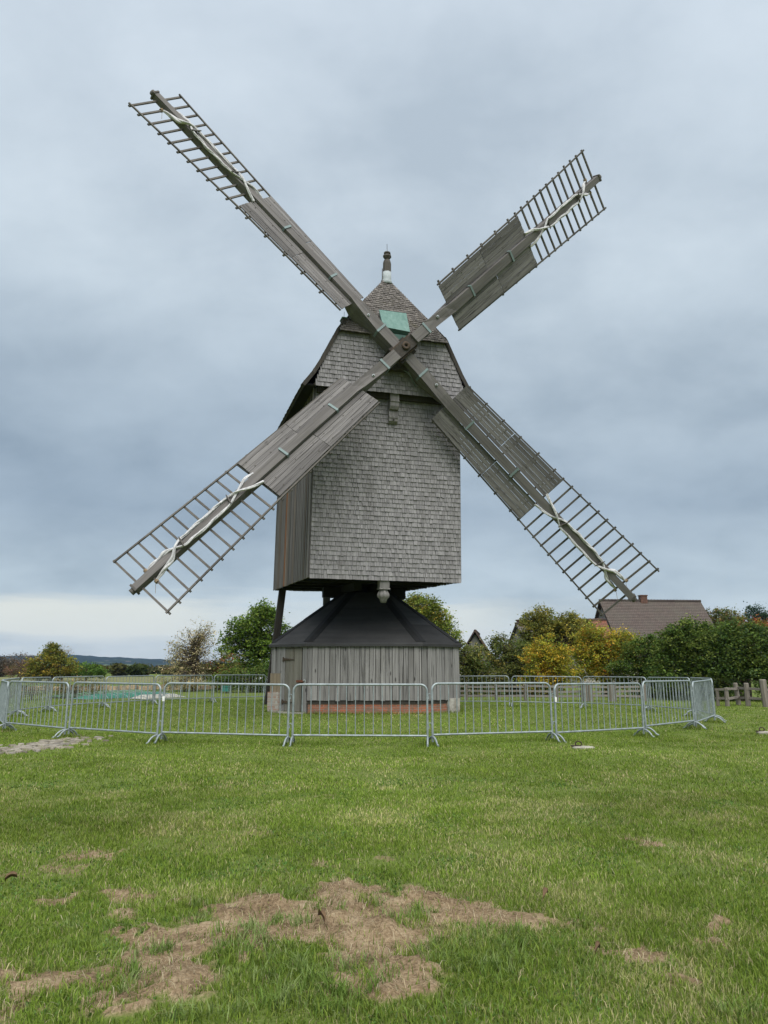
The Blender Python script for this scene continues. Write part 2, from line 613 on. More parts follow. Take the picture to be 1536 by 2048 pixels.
# ------------------------------------------------------------------ ground: one sheet to the horizon
# bare, scuffed soil in the foreground lawn: (photo u, v, half-width, half-height in px, strength)
SOIL = [(480, 1818, 52, 16, 1), (555, 1830, 60, 18, 1), (640, 1832, 60, 20, 1), (712, 1798, 52, 16, 1), (770, 1822, 60, 20, .9), (860, 1806, 60, 18, 1), (900, 1828, 50, 18, .9),
        (1005, 1834, 64, 16, 1), (960, 1812, 50, 12, .8), (440, 1858, 50, 14, 1), (520, 1884, 36, 22, 1), (600, 1858, 90, 16, .8), (690, 1862, 70, 20, 1), (770, 1872, 70, 26, 1), (740, 1900, 60, 30, .9),
        (800, 1965, 76, 26, 1), (720, 1952, 44, 26, .9), (350, 1868, 34, 14, 1), (330, 1905, 50, 26, 1), (385, 1888, 34, 30, 1), (290, 1935, 56, 22, .8), (340, 1945, 60, 24, 1), (370, 1975, 50, 18, .8),
        (70, 1968, 60, 14, 1), (20, 1985, 40, 18, .9), (140, 1972, 50, 9, .8), (232, 2000, 34, 14, .9), (180, 1948, 30, 8, .7), (1148, 1850, 30, 11, 1), (1256, 1896, 30, 9, 1), (1205, 1902, 20, 9, .8),
        (1405, 1888, 30, 10, .9), (1446, 1855, 20, 9, .9), (1345, 1942, 26, 7, .8), (182, 1712, 24, 7, .8), (135, 1707, 30, 4, .6), (115, 1800, 20, 9, .9), (262, 1790, 36, 10, .8), (264, 1832, 16, 6, .7), (265, 1868, 24, 9, .9),
        (365, 1803, 26, 4, .5), (100, 1736, 24, 6, .5), (146, 1738, 12, 6, .6), (12, 1744, 14, 4, .5), (1285, 1686, 14, 6, .7), (20, 2030, 30, 14, .7), (430, 2003, 40, 8, .5), (660, 1730, 18, 6, .5), (777, 1720, 14, 4, .5),
        (655, 1595, 26, 4, .35), (500, 1590, 30, 4, .3), (1170, 1560, 12, 3, .2), (520, 1668, 30, 5, .4), (1450, 1660, 20, 4, .3), (600, 1690, 30, 4, .3), (850, 1870, 60, 14, .6), (1030, 1862, 50, 12, .6)]
SOIL_G = []
for (u, v, a, b, s) in SOIL:
    x0, y0 = gnd(u, v)
    xa, _ = gnd(u + a, v)
    _, yb = gnd(u, v - b)
    _, yc = gnd(u, v + b)
    SOIL_G.append((x0, y0, abs(xa - x0) * 1.3, max(0.05, (yb - yc) / 2) * 1.4, s))


def soil_mask(x, y):
    m = np.zeros_like(x)
    wx = x + (fbm(x * 5, y * 5, 3) - 0.5) * 0.45 + (fbm(x * 17, y * 17, 13) - 0.5) * 0.16
    wy = y + (fbm(x * 5, y * 5, 9) - 0.5) * 0.45 + (fbm(x * 17, y * 17, 19) - 0.5) * 0.16
    for (x0, y0, a, b, s) in SOIL_G:
        d = np.sqrt(((wx - x0) / a) ** 2 + ((wy - y0) / b) ** 2)
        m = np.maximum(m, s * np.clip((1.3 - d) / 0.5, 0, 1))
    return np.clip(m, 0, 1)


def ground_h(x, y):
    h = (fbm(x * 0.7, y * 0.7, 21, 3) - 0.5) * 0.07
    near = np.clip((40 - np.hypot(x, y)) / 20, 0, 1)
    m = soil_mask(x, y) * (y < 12) * (y > 1)
    lump = m * (0.004 + 0.075 * np.clip(fbm(x * 4.5, y * 4.5, 5, 4) - 0.45, 0, 1) * 2.4 + 0.035 * (fbm(x * 14, y * 14, 8, 4) - 0.5))
    return h * near + lump


def grow(a, step, n, r):
    o = []
    for _ in range(n):
        step *= r
        a += step
        o.append(a)
    return o


xs = np.arange(-4.6, 4.61, 0.045)
xr = grow(4.6, 0.05, 60, 1.155)
xs = np.array([-k for k in xr[::-1]] + list(xs) + xr)
ys = np.arange(2.6, 9.0, 0.045)
ys = np.array([-k + 5.2 for k in grow(2.6, 0.2, 22, 1.3)[::-1]] + list(ys) + grow(ys[-1], 0.05, 62, 1.15))
GX, GY = np.meshgrid(xs, ys)
GZ = ground_h(GX, GY)
SM = soil_mask(GX, GY) * (GY < 14) * (GY > 1)
V = np.stack([GX.ravel(), GY.ravel(), GZ.ravel()], 1)
nx, ny = len(xs), len(ys)
idx = np.arange(nx * ny).reshape(ny, nx)
Q = np.stack([idx[:-1, :-1].ravel(), idx[:-1, 1:].ravel(), idx[1:, 1:].ravel(), idx[1:, :-1].ravel()], 1)
colg = np.stack([SM.ravel()] * 3, 1)


def make_ground():
    m, T = new_mat('lawn_ground')
    tc = T.n('ShaderNodeTexCoord')
    P = tc.outputs['Object']
    at_ = T.n('ShaderNodeAttribute', attribute_name='col')
    a = T.noise(P, 0.45, 5, 0.6)
    b = T.noise(P, 5, 5, 0.65)
    c = T.noise(P, 60, 3, 0.6)
    g = T.ramp(T.math('ADD', T.math('MULTIPLY', b, 0.5), T.math('MULTIPLY', c, 0.5)), [(0.3, (0.065, 0.10, 0.02)), (0.5, (0.11, 0.155, 0.032)), (0.7, (0.20, 0.215, 0.08))])
    g = T.mix(T.ramp(a, [(0.4, 0.0), (0.7, 0.45)]), g, (0.16, 0.175, 0.06))
    s = T.ramp(T.math('ADD', T.math('MULTIPLY', b, 0.55), T.math('MULTIPLY', c, 0.45)), [(0.34, (0.075, 0.050, 0.029)), (0.47, (0.20, 0.142, 0.084)), (0.57, (0.29, 0.218, 0.135)), (0.72, (0.42, 0.345, 0.23))])
    f = T.math('MULTIPLY', T.math('ADD', at_.outputs['Fac'], T.math('MULTIPLY', T.math('SUBTRACT', c, 0.5), 0.5)), 1.0, True)
    col = T.mix(T.ramp(f, [(0.18, 0.0), (0.62, 1.0)]), g, s)
    principled(T, col, 0.95, 0, T.math('ADD', b, T.math('MULTIPLY', c, 0.7)), 0.8, 0.03, 0.1)
    return m


go = np_mesh('ground', V, quads=Q, mat=make_ground(), col=colg, smooth=True)
tag(go, kind='structure')


# ------------------------------------------------------------------ windmill
ROOT = Vector((-0.61, 26.69, 0.0))
mill = thing('windmill', 'grey shingled post mill with four lattice sails standing on a felt-roofed hut', 'windmill', ROOT)
TR = Matrix.Translation(-ROOT)
YAW, LEAN = 0.2779, 0.0486
BO = Vector((-0.970, 26.375, 4.245))
BM = TR @ Matrix.Translation(BO) @ Matrix.Rotation(YAW, 4, 'Z') @ Matrix.Rotation(LEAN, 4, 'X')
BW, BL, EAVE, TW = 4.825, 7.787, 6.06, 4.756          # body width, length, eave height, width at the eave
FB = -BL / 2                                           # front wall plane


def shingles(mb, P0, ud, vd, v0, v1, lim, exp, wlo=0.07, whi=0.15, th=0.014, lift=0.022, rnd=random, mi=0, row_jit=0.004):
    """rows of split shingles on the plane P0 + u*ud + v*vd; lim(v) gives the u range of a row"""
    P0, ud, vd = Vector(P0), Vector(ud).normalized(), Vector(vd).normalized()
    nd = ud.cross(vd)
    v = v0
    while v < v1 - exp * 0.3:
        la, lb = lim(v + exp * 0.5)
        u = la
        while u < lb - 0.012:
            w = rnd.uniform(wlo, whi)
            if lb - (u + w) < wlo * 0.6:
                w = lb - u
            w = min(w, lb - u)
            g = 0.0035
            vb = v + rnd.uniform(-row_jit, row_jit) + (rnd.random() < 0.05) * rnd.uniform(-0.02, 0.015)
            vt = v + exp * 1.55
            sk = rnd.uniform(-0.006, 0.006)
            l0 = lift * rnd.uniform(0.75, 1.3)
            pts = []
            for (uu, vv, h) in ((u + g + sk, vb, l0 - th), (u + w - g + sk, vb + rnd.uniform(-.003, .003), l0 - th), (u + w - g, vt, -th * 0.5), (u + g, vt, -th * 0.5)):
                pts.append(P0 + ud * uu + vd * vv + nd * h)
            top = []
            for (uu, vv, h) in ((u + g + sk, vb, l0), (u + w - g + sk, vb, l0), (u + w - g, vt, th * 0.4), (u + g, vt, th * 0.4)):
                top.append(P0 + ud * uu + vd * vv + nd * h)
            mb.hexa(pts + top, mi)
            u += w
        v += exp


# lower front wall
mb = MB()
mb.hexa([(-BW / 2 + .02, FB + .01, 0), (BW / 2 - .02, FB + .01, 0), (BW / 2 - .02, FB + .14, 0), (-BW / 2 + .02, FB + .14, 0),
         (-TW / 2 + .02, FB + .01, EAVE - .1), (TW / 2 - .02, FB + .01, EAVE - .1), (TW / 2 - .02, FB + .14, EAVE - .1), (-TW / 2 + .02, FB + .14, EAVE - .1)], 1)
shingles(mb, (0, FB, 0), (1, 0, 0), (0, 0, 1), -0.05, 5.8, lambda v: (-(BW + (TW - BW) * v / EAVE) / 2, (BW + (TW - BW) * v / EAVE) / 2), 0.142, 0.055, 0.125, 0.026, 0.044)
mb.build('front_wall', [M_SHINGLE, M_DARKWOOD], mill, BM)


def board_wall(mb, A, B, z0, z1, n, wlo, whi, th=0.025, lap=0.5, rnd=random, mi=0, taper=0.0, special=None, zj=0.0):
    """vertical boards from A to B (points in plan), outward normal n, alternately set proud so that every joint shows"""
    A, B, n = Vector((*A, 0)), Vector((*B, 0)), Vector((*n, 0)).normalized()
    L = (B - A).length
    d = (B - A).normalized()
    u, k = 0.0, 0
    while u < L - 1e-4:
        w = min(rnd.uniform(wlo, whi), L - u)
        if L - u - w < wlo * 0.5:
            w = L - u
        off = (k % 2) * th * lap + rnd.uniform(0, .004)
        g = 0.007
        za, zb = z0 + rnd.uniform(-zj, zj), z1
        m_ = mi
        if special and special[0] <= u + w / 2 <= special[1]:
            m_ = special[2]
        p = []
        for zz in (za, zb):
            tt = taper * (zz - z0) / (z1 - z0)
            for (uu, h) in ((u + g, off), (u + w - g, off), (u + w - g, off + th), (u + g, off + th)):
                q = A + d * uu + n * (h - tt)
                p.append((q.x, q.y, zz))
        mb.hexa(p, m_)
        u += w
        k += 1


# side and back walls of boards
for s in (-1, 1):
    mb = MB()
    mb.hexa([(s * BW / 2 - s * .10, FB + .15, 0), (s * BW / 2 - s * .02, FB + .15, 0), (s * BW / 2 - s * .02, -FB - .15, 0), (s * BW / 2 - s * .10, -FB - .15, 0),
             (s * TW / 2 - s * .10, FB + .15, EAVE), (s * TW / 2 - s * .02, FB + .15, EAVE), (s * TW / 2 - s * .02, -FB - .15, EAVE), (s * TW / 2 - s * .10, -FB - .15, EAVE)], 1)
    board_wall(mb, (s * BW / 2 - s * .01, FB - .01), (s * BW / 2 - s * .01, -FB), -0.03, EAVE, (s, 0), 0.11, 0.2, 0.03, 0.9, taper=(BW - TW) / 2, special=(4.95, 5.12, 2) if s < 0 else None, zj=0.012)
    if s < 0:   # corner post
        mb.hexa([(-BW / 2 - .075, FB - .03, -.03), (-BW / 2 - .055, FB - .03, -.03), (-BW / 2 - .055, FB + .10, -.03), (-BW / 2 - .075, FB + .10, -.03),
                 (-TW / 2 - .075, FB - .03, EAVE - .2), (-TW / 2 - .055, FB - .03, EAVE - .2), (-TW / 2 - .055, FB + .10, EAVE - .2), (-TW / 2 - .075, FB + .10, EAVE - .2)], 0)
    mb.build('side_wall', [M_SIDE, M_DARKWOOD, M_ORANGE], mill, BM)
mb = MB()
mb.box2((-BW / 2 + .12, -FB - .12, 0), (BW / 2 - .12, -FB - .02, EAVE), 1)
board_wall(mb, (-BW / 2 + .02, -FB), (BW / 2 - .02, -FB), -0.03, EAVE, (0, 1), 0.13, 0.22, 0.03, 0.9, zj=0.01)
mb.build('back_wall', [M_SIDE, M_DARKWOOD], mill, BM)

# underside: floor boards and beams
mb = MB()
mb.box2((-BW / 2 + .1, FB + .14, .06), (BW / 2 - .1, -FB - .13, .12))
for bb in (FB + .35, -1.9, -.35, 1.3, 2.8, -FB - .35):
    mb.box((0, bb, .03), (BW - .3, .22, .11))
for aa in (-.45, .45):
    mb.box((aa, .6, -.13), (.26, BL - 2.6, .24))
mb.build('floor_frame', M_SHADEWOOD, mill, BM)

# protruding upper gable above the sail shaft
GB = FB - .35
HIPC = 7.66


def verge(c):    # half width of the gable wall at height c
    pts = [(5.88, 2.47), (6.6, 2.24), (7.7, 1.72), (8.45, 1.21), (9.3, .60), (9.95, .10), (10.02, 0.02)]
    for (c0, w0), (c1, w1) in zip(pts, pts[1:]):
        if c <= c1:
            return w0 + (w1 - w0) * max(0, (c - c0)) / (c1 - c0) if c >= c0 else w0 + (w1 - w0) * (c - c0) / (c1 - c0)
    return 0.02


mb = MB()
G0 = 5.80
poly = [(-verge(G0), GB + .02, G0 + .04), (verge(G0), GB + .02, G0 + .04), (verge(6.6), GB + .02, 6.6), (verge(HIPC), GB + .02, HIPC), (-verge(HIPC), GB + .02, HIPC), (-verge(6.6), GB + .02, 6.6)]
mb.prism(poly, (0, .1, 0), 1)
shingles(mb, (0, GB, 0), (1, 0, 0), (0, 0, 1), G0, HIPC + .05, lambda v: (-verge(v) + .01, verge(v) - .01), 0.142, 0.055, 0.125, 0.026, 0.044)
# soffit and sill beam under the gable, stub posts behind it
mb.box2((-2.36, GB + .13, G0 + .06), (2.36, FB + .1, G0 + .12), 1)
mb.box2((-2.36, GB + .16, G0 - .12), (2.36, GB + .3, G0 + .055), 1)
gable = mb.build('gable_wall', [M_SHINGLE, M_DARKWOOD], mill, BM)
mb = MB()
mb.prism([(-verge(EAVE) + .1, -FB - .1, EAVE), (verge(EAVE) - .1, -FB - .1, EAVE), (verge(HIPC) - .1, -FB - .1, HIPC), (-verge(HIPC) + .1, -FB - .1, HIPC)], (0, .1, 0), 0)
mb.build('back_gable', M_SIDE, mill, BM)

# roof: steep bell-kicked slopes, half hip to the front (and back)
PROF = [(2.86, 5.80), (2.56, 6.22), (2.31, 6.66), (1.79, 7.74), (1.27, 8.47), (.10, 9.98)]
HB0, HB1 = GB - .17, GB + .85     # hip eave and hip top along the length
mb = MB()


def hipb(c):     # front limit of the roof slopes at height c
    if c <= HIPC:
        return GB - .08
    return HB0 + (c - HIPC) / (10.0 - HIPC) * (HB1 - HB0)


for s in (-1, 1):
    for (a0, c0), (a1, c1) in zip(PROF, PROF[1:]):
        vd = Vector((s * (a1 - a0), 0, c1 - c0))
        L = vd.length
        vd.normalize()
        bl = lambda v, c0=c0, c1=c1, L=L: hipb(c0 + (c1 - c0) * v / L) + .03
        # backing slab
        nrm = Vector((s * (c1 - c0), 0, (a0 - a1))).normalized()
        f0, f1 = hipb(c0 + .001) + .02, hipb(c1) + .02
        p = [Vector((s * a0, f0, c0)), Vector((s * a0, -f0, c0)), Vector((s * a1, -f1, c1)), Vector((s * a1, f1, c1))]
        mb.hexa([q - nrm * .07 for q in p] + [q - nrm * .012 for q in p], 1)
        if s < 0:
            shingles(mb, (s * a0, 0, c0), (0, -1, 0), vd, 0, L, lambda v, bl=bl: (bl(v), -bl(v)), 0.105, 0.09, 0.17, 0.016, 0.03)
        else:
            shingles(mb, (s * a0, 0, c0), (0, 1, 0), vd, 0, L, lambda v, bl=bl: (bl(v), -bl(v)), 0.105, 0.09, 0.17, 0.016, 0.03)
# front and back half hips
for sg in (-1, 1):
    ud = Vector((1, 0, 0)) if sg < 0 else Vector((-1, 0, 0))
    vd = Vector((0, sg * (HB0 - HB1), 10.0 - HIPC)) if sg > 0 else Vector((0, HB1 - HB0, 10.0 - HIPC))
    L = vd.length
    vd.normalize()
    P0 = Vector((0, HB0 if sg < 0 else -HB0, HIPC - .04))
    wd = lambda v, L=L: max(.05, verge(HIPC + (10.0 - HIPC) * v / L) + .05)
    nd = ud.cross(vd)
    pp = []
    for v in (0.02, L * .55, L - .02):
        pp.append((v, wd(v) - .03))
    ring = [P0 + ud * w + vd * v - nd * .012 for v, w in pp] + [P0 - ud * w + vd * v - nd * .012 for v, w in pp[::-1]]
    mb.prism(ring, -nd * .06, 1)
    shingles(mb, P0, ud, vd, -0.02, L, lambda v: (-wd(v), wd(v)), 0.088, 0.07, 0.14, 0.016, 0.03)
for s in (-1, 1):
    mb.box2((min(s * 2.3, s * 2.74), GB + .12, 5.84), (max(s * 2.3, s * 2.74), -FB + .2, 5.885), 2)
# ridge cap and verge boards
mb.tube([(0, HB1 - .02, 10.03), (0, -HB1 + .02, 10.03)], .07, 8, 1)
roof = mb.build('roof', [M_ROOFSH, M_DARKWOOD, M_SHADEWOOD], mill, BM)
for s in (-1, 1):
    mb = MB()
    pr = [(a - .02, c) for a, c in PROF[:4]]
    for (a0, c0), (a1, c1) in zip(pr, pr[1:]):
        mb.beam((s * a0, GB - .06, c0 - .03), (s * a1, GB - .06, c1 - .03), .05, .12, (s, 0, .3))
    mb.build('verge_board', M_DARKWOOD, roof)
# copper hatch above the shaft with a copper apron under it
hv = Vector((0, HB1 - HB0, 10.0 - HIPC)).normalized()
hn = Vector((1, 0, 0)).cross(hv)
P0 = Vector((0, HB0, HIPC))


def hp(u, v, h):
    return P0 + Vector((1, 0, 0)) * u + hv * v + hn * h


mb = MB()
mb.hexa([hp(-.41, .10, .03), hp(.42, .02, .03), hp(.44, .92, .03), hp(-.43, .92, .03), hp(-.41, .10, .20), hp(.42, .02, .20), hp(.44, .92, .09), hp(-.43, .92, .09)])
mb.hexa([hp(-.43, .08, .20), hp(.44, .00, .20), hp(.46, .95, .09), hp(-.45, .95, .09), hp(-.43, .08, .225), hp(.44, .00, .225), hp(.46, .95, .115), hp(-.45, .95, .115)])
mb.build('copper_hatch', M_COPPER, roof)
mb = MB()
mb.hexa([(-.10, GB - .2, 7.36), (.36, GB - .2, 7.34), (.36, GB - .03, 7.34), (-.10, GB - .03, 7.36), (-.2, GB - .30, 7.66), (.40, GB - .30, 7.64), (.40, GB - .03, 7.64), (-.2, GB - .03, 7.66)])
mb.build('copper_apron', M_COPPER, roof)
# finial: leaded base, timber post, knob, spike
FX, FY = 0.03, HB1 + .1
mb = MB()
mb.lathe([(.22, 9.88), (.18, 9.99), (.155, 10.10), (.15, 10.33)], 8, (FX, FY, 0), 1)
mb.lathe([(.145, 10.33), (.142, 10.66), (.115, 10.75), (.07, 10.80)], 8, (FX, FY, 0), 0, False)
mb.lathe([(.06, 10.78), (.10, 10.83), (.15, 10.90), (.135, 10.95), (.085, 10.98), (.12, 11.01), (.115, 11.05), (.05, 11.08)], 8, (FX, FY, 0), 0, False)
mb.tube([(FX, FY, 11.06), (FX - .01, FY, 11.36)], .008, 5, 2)
mb.tube([(-.22, HB1 + .02, 9.80), (-.15, HB1 + .04, 10.05), (-.135, FY, 10.45)], .012, 5, 2)
mb.build('finial', [M_FINIAL, M_LEAD, M_IRON], roof)
mb = MB()
mb.box((-1.62, GB + .05, 7.95), (.13, .3, .2), None, 0)
mb.box((-1.62, GB + .05, 8.066), (.17, .34, .03), None, 1)
mb.tube([(-1.62, GB, 8.07), (-1.61, GB, 8.3)], .006, 5, 0)
mb.build('roof_bracket', [M_DARKWOOD, M_COPPER], roof)

# carved console under the gable, carved pendant under the body
mb = MB()
pf = [(0, 5.84), (-.30, 5.84), (-.30, 5.62), (-.33, 5.60), (-.33, 5.56), (-.30, 5.54), (-.30, 5.42), (-.24, 5.33), (-.15, 5.31), (-.17, 5.26), (-.17, 5.14), (-.21, 5.12), (-.21, 5.07), (-.18, 5.02), (-.18, 4.96), (-.10, 4.90), (0, 4.88)]
ca = .09
mb.prism([(ca - .145, FB - .0 + b, c) for b, c in pf], (.29, 0, 0))
mb.prism([(ca - .07, FB - .012 + b, c) for b, c in pf[6:9]] + [(ca - .07, FB - .1, 5.36)], (.14, 0, 0))
mb.box((ca, FB - .21, 5.0), (.05, .03, .05), None, 1)
mb.build('carved_console', [M_CARVED, M_DARKWOOD], mill, BM)
mb = MB()
pa, pb = -.07, FB + .16
mb.box((pa, pb, -.10), (.30, .30, .36))
mb.box((pa - .1, pb - .153, -.13), (.02, .012, .26))
mb.box((pa + .1, pb - .153, -.13), (.02, .012, .26))
mb.box((pa, pb, -.295), (.335, .335, .04))
mb.lathe([(.13, -.315), (.12, -.34), (.135, -.37), (.17, -.43), (.185, -.49), (.17, -.55), (.12, -.60), (.115, -.61), (.08, -.72)][::-1], 56, (pa, pb, 0), 0, True, 0.10, 8)
mb.build('carved_pendant', M_CARVED, mill, BM)
# tail beam / stair post at the back corner, down to the ground behind the hut
mb = MB()
mb.beam((-2.12, 3.62, 0.05), (-2.50, 3.95, -4.45), .26, .24, (0, 1, 0))
mb.build('stair_post', M_DARKWOOD, mill, BM)
# sail shaft with its boxed poll end
mb = MB()
HUB = Vector((.136, -4.857, 7.02))
mb.box((HUB.x, GB + .55, HUB.z), (.52, 1.5, .52))
mb.box((HUB.x, GB - .2, HUB.z - .42), (1.1, .25, .22))
mb.box((HUB.x - .30, GB - .12, HUB.z - .1), (.08, .3, .9))
mb.tube([(HUB.x + .1, GB - .25, HUB.z - .5), (HUB.x + .3, GB - .32, HUB.z - .62), (HUB.x + .62, GB - .05, HUB.z - .95)], .014, 5, 1)
mb.build('sail_shaft', [M_DARKWOOD, M_STRAP], mill, BM)

# ------------------------------------------------------------------ sails
SYAW, STILT, SANG, DN = 0.2725, 0.0008, 0.8007, 0.177
SC = Vector((0.576, 21.417, 11.019))
nS = Matrix.Rotation(SYAW, 3, 'Z') @ Matrix.Rotation(-STILT, 3, 'X') @ Vector((0, -1, 0))
rS = Matrix.Rotation(SYAW, 3, 'Z') @ Vector((1, 0, 0))
uS = rS.cross(nS).normalized()
if uS.z < 0:
    uS = -uS
# per sail: tip radius, board end, board start, weather angles and half-widths (leading/trailing) there
SAILS = [(0, 10.05, 6.14, 2.10, .461, .509, .54, 1.10, 1.04, .93, .93, .86, .80, -.008),
         (1, 10.62, 6.39, 2.11, .455, .529, .535, 1.20, .98, .97, .82, .84, .63, .007),
         (2, 10.44, 6.21, 2.07, .492, .511, .513, 1.16, 1.10, .97, .87, .86, .71, .002),
         (3, 10.50, 6.38, 2.16, .58, .519, .52, 1.16, 1.07, .956, .913, .785, .744, -.001)]
SAIL_NOTE = ['upper right sail', 'upper left sail', 'lower left sail', 'lower right sail']
srnd = random.Random(5)
for (k, Rt, Ro, Ri, wt, wo, wi, a_t, b_t, a_o, b_o, a_i, b_i, da) in SAILS:
    ang = SANG + k * math.pi / 2 + da
    d = rS * math.cos(ang) + uS * math.sin(ang)
    t = -rS * math.sin(ang) + uS * math.cos(ang)
    base = SC + nS * (DN if k % 2 == 0 else -DN)
    M = Matrix(((d.x, t.x, nS.x, base.x), (d.y, t.y, nS.y, base.y), (d.z, t.z, nS.z, base.z), (0, 0, 0, 1)))

    def lerp3(R, vi, vo, vt):
        if R <= Ro:
            return vi + (vo - vi) * max(0, (R - Ri) / (Ro - Ri))
        return vo + (vt - vo) * (R - Ro) / (Rt - Ro)

    def S(R, q, h=0.0):
        w = lerp3(R, wi, wo, wt)
        return Vector((R, q * math.cos(w) - h * math.sin(w), q * math.sin(w) + h * math.cos(w)))

    A = lambda R: lerp3(R, a_i, a_o, a_t)
    B = lambda R: lerp3(R, b_i, b_o, b_t)
    # stock: square timber, tapering, turning into the weather of the sail
    mb = MB()
    tip = Rt + .20
    dA = .17 if k % 2 == 0 else .40
    st = [(.40 if k % 2 == 0 else .22, .17, dA, 0.02), (1.0, .17, dA, .05), (1.9, .165, dA, .30), (2.25, .16, .17 + .3 * (dA - .17), .50), (3.6, .15, .16, .50), (Ro, .135, .14, .51), (Ro + .9, .12, .13, .50), (tip - .5, .105, .11, .48), (tip, .10, .105, .47)]
    vs, fs = [], []
    for (R, hw, hh, tw) in st:
        if R > 1.5:
            tw = lerp3(min(max(R, Ri), Rt), wi, wo, wt) * (1 if R > 2.2 else .65)
        c_, s_ = math.cos(tw), math.sin(tw)
        for (q, h) in ((-hw, -hh), (hw, -hh), (hw, min(hh, .17)), (-hw, min(hh, .17))):
            vs.append((R, q * c_ - h * s_, q * s_ + h * c_))
    for i in range(len(st) - 1):
        for j in range(4):
            j2 = (j + 1) % 4
            fs.append((i * 4 + j, i * 4 + j2, (i + 1) * 4 + j2, (i + 1) * 4 + j))
    fs += [(3, 2, 1, 0), tuple((len(st) - 1) * 4 + j for j in range(4))]
    mb.add(vs, fs, 0)
    if k % 2 == 0:    # clamping plank in front near the poll
        pass
    mb.lathe([(.045, 0), (.045, .02)], 10, S(1.55, 0, .165) if False else (1.5, .02, .18), 1)
    mb.lathe([(.02, 0.0), (.02, .03)], 8, (1.5, .02, .18), 2)
    sail = mb.build('sail', [M_STOCK, M_LEAD, M_IRON], mill, TR @ M)
    tag(sail, SAIL_NOTE[k] + ' with half boarded lattice')
    # iron cap on the tip
    mb = MB()
    w = wt
    Rx = Matrix.Rotation(w, 3, 'X')
    mb.box((tip - .03, 0, 0), (.06, .25, .26), Rx, 0)
    mb.lathe([(.09, 0), (.09, .10)], 10, (tip, 0, 0), 0, True, R=Matrix.Rotation(math.pi / 2, 3, 'Y'))
    mb.build('tip_cap', M_BAR, sail)
    # lattice: rungs and the two hemlaths
    mb = MB()
    nr = 11
    Rs = [Ro + (Rt - Ro) * i / nr for i in range(nr + 1)]
    step = (Rt - Ro) / nr
    r_ = Ro - step
    while r_ > Ri + .05:
        Rs.append(r_)
        r_ -= step * 2
    for R in Rs:
        jr = srnd.uniform(-.012, .012)
        e1, e2 = srnd.uniform(.05, .085), srnd.uniform(.05, .085)
        mb.beam(S(R + jr, -B(R) - e2, -.05), S(R + jr + srnd.uniform(-.015, .015), A(R) + e1, -.05), .058, .045, tuple(S(R, 0, 1) - S(R, 0, 0)))
    for sg, fn in ((1, A), (-1, B)):
        seg = np.linspace(Ri, Rt + .06, 9)
        for r0, r1 in zip(seg, seg[1:]):
            mb.beam(S(r0, sg * fn(r0), -.005), S(r1, sg * fn(r1), -.005), .05, .042, tuple(S(r0, 0, 1) - S(r0, 0, 0)))
    mb.build('lattice', M_BAR, sail)
    # boards: two removable panels long, both sides of the stock
    for sg, fn in ((1, A), (-1, B)):
        mb = MB()
        Rm = Ri + (Ro - Ri) * (.50 if sg > 0 else .56)
        for (r0, r1) in ((Ri + .0, Rm - .008), (Rm + .008, Ro)):
            npl = 4 if sg < 0 else 5
            edges = [0.0]
            for i in range(npl):
                edges.append(edges[-1] + srnd.uniform(.8, 1.2))
            edges = [e / edges[-1] for e in edges]
            for i in range(npl):
                gap = .011 if k != 3 else srnd.choice((.003, .005, .009, .013))
                jj = srnd.uniform(-.008, .008)
                hh = srnd.uniform(-.004, .006)
                p = []
                for h in (.022 + hh, .05 + hh):
                    for (R, e) in ((r0 + jj, edges[i]), (r1 + jj, edges[i]), (r1 + jj, edges[i + 1]), (r0 + jj, edges[i + 1])):
                        q0, q1 = .165, fn(R) - .035
                        q = q0 + (q1 - q0) * e + (gap / 2 if e == edges[i] else -gap / 2)
                        p.append(S(R, sg * q, h))
                mb.hexa(p, 0)
            # battens across the back and small bolts on the face
            for R in np.linspace(r0 + .25, r1 - .25, 3):
                mb.beam(S(R, sg * .17, .005), S(R, sg * (fn(R) - .05), .005), .06, .03, tuple(S(R, 0, 1) - S(R, 0, 0)), 1)
                for e in (.3, .75):
                    q = .17 + (fn(R) - .2) * e
                    mb.box(S(R + srnd.uniform(-.1, .1), sg * q, .057), (.03, .03, .012), Matrix.Rotation(wo, 3, 'X'), 1)
        mb.build('board_panel', [M_SAILBOARD, M_BAR], sail)
    # metal straps round the stock
    for R in (.95, 3.12, 5.15):
        mb = MB()
        tw = .05 if R < 1.5 else lerp3(R, wi, wo, wt)
        hw = .172 if R < 3 else .165
        Rx = Matrix.Rotation(tw, 3, 'X')
        for (c, s) in (((0, 0, hw + .012), (.07, 2 * hw + .05, .014)), ((0, 0, -hw - .012), (.07, 2 * hw + .05, .014)), ((0, hw + .018, 0), (.07, .014, 2 * hw + .03)), ((0, -hw - .018, 0), (.07, .014, 2 * hw + .03))):
            mb.box(Vector((R, 0, 0)) + Rx @ Vector(c), s, Rx)
        mb.build('strap', M_STRAP, sail)
    # furled white cloth: two twisted ropes of canvas, crossing over wooden cleats
    c1, p1, p2, c2 = Ro + .72, Ro + 1.02, Ro + 2.72, Ro + 2.98
    for sg in (1, -1):
        ctrl = [(Ro - .03, .20 + .06 * (sg > 0), .08, .05), (Ro + .35, .17, .17, .045), (c1, .02, .21 + .035 * sg, .036), (p1, -.13, .165, .036), (Ro + 1.5, -.135, .15, .044), (Ro + 2.1, -.145, .14, .05),
                (p2, -.12, .165, .038), (c2, .02, .20 + .035 * sg, .04), (Ro + 3.2, .16, .10, .075), (Rt - .55, .19, -.0, .06), (Rt - .36, .20, -.05, .028)]
        R_, q_, h_, w_ = [np.array(z) for z in zip(*ctrl)]
        tt = np.linspace(R_[0], R_[-1], 56)
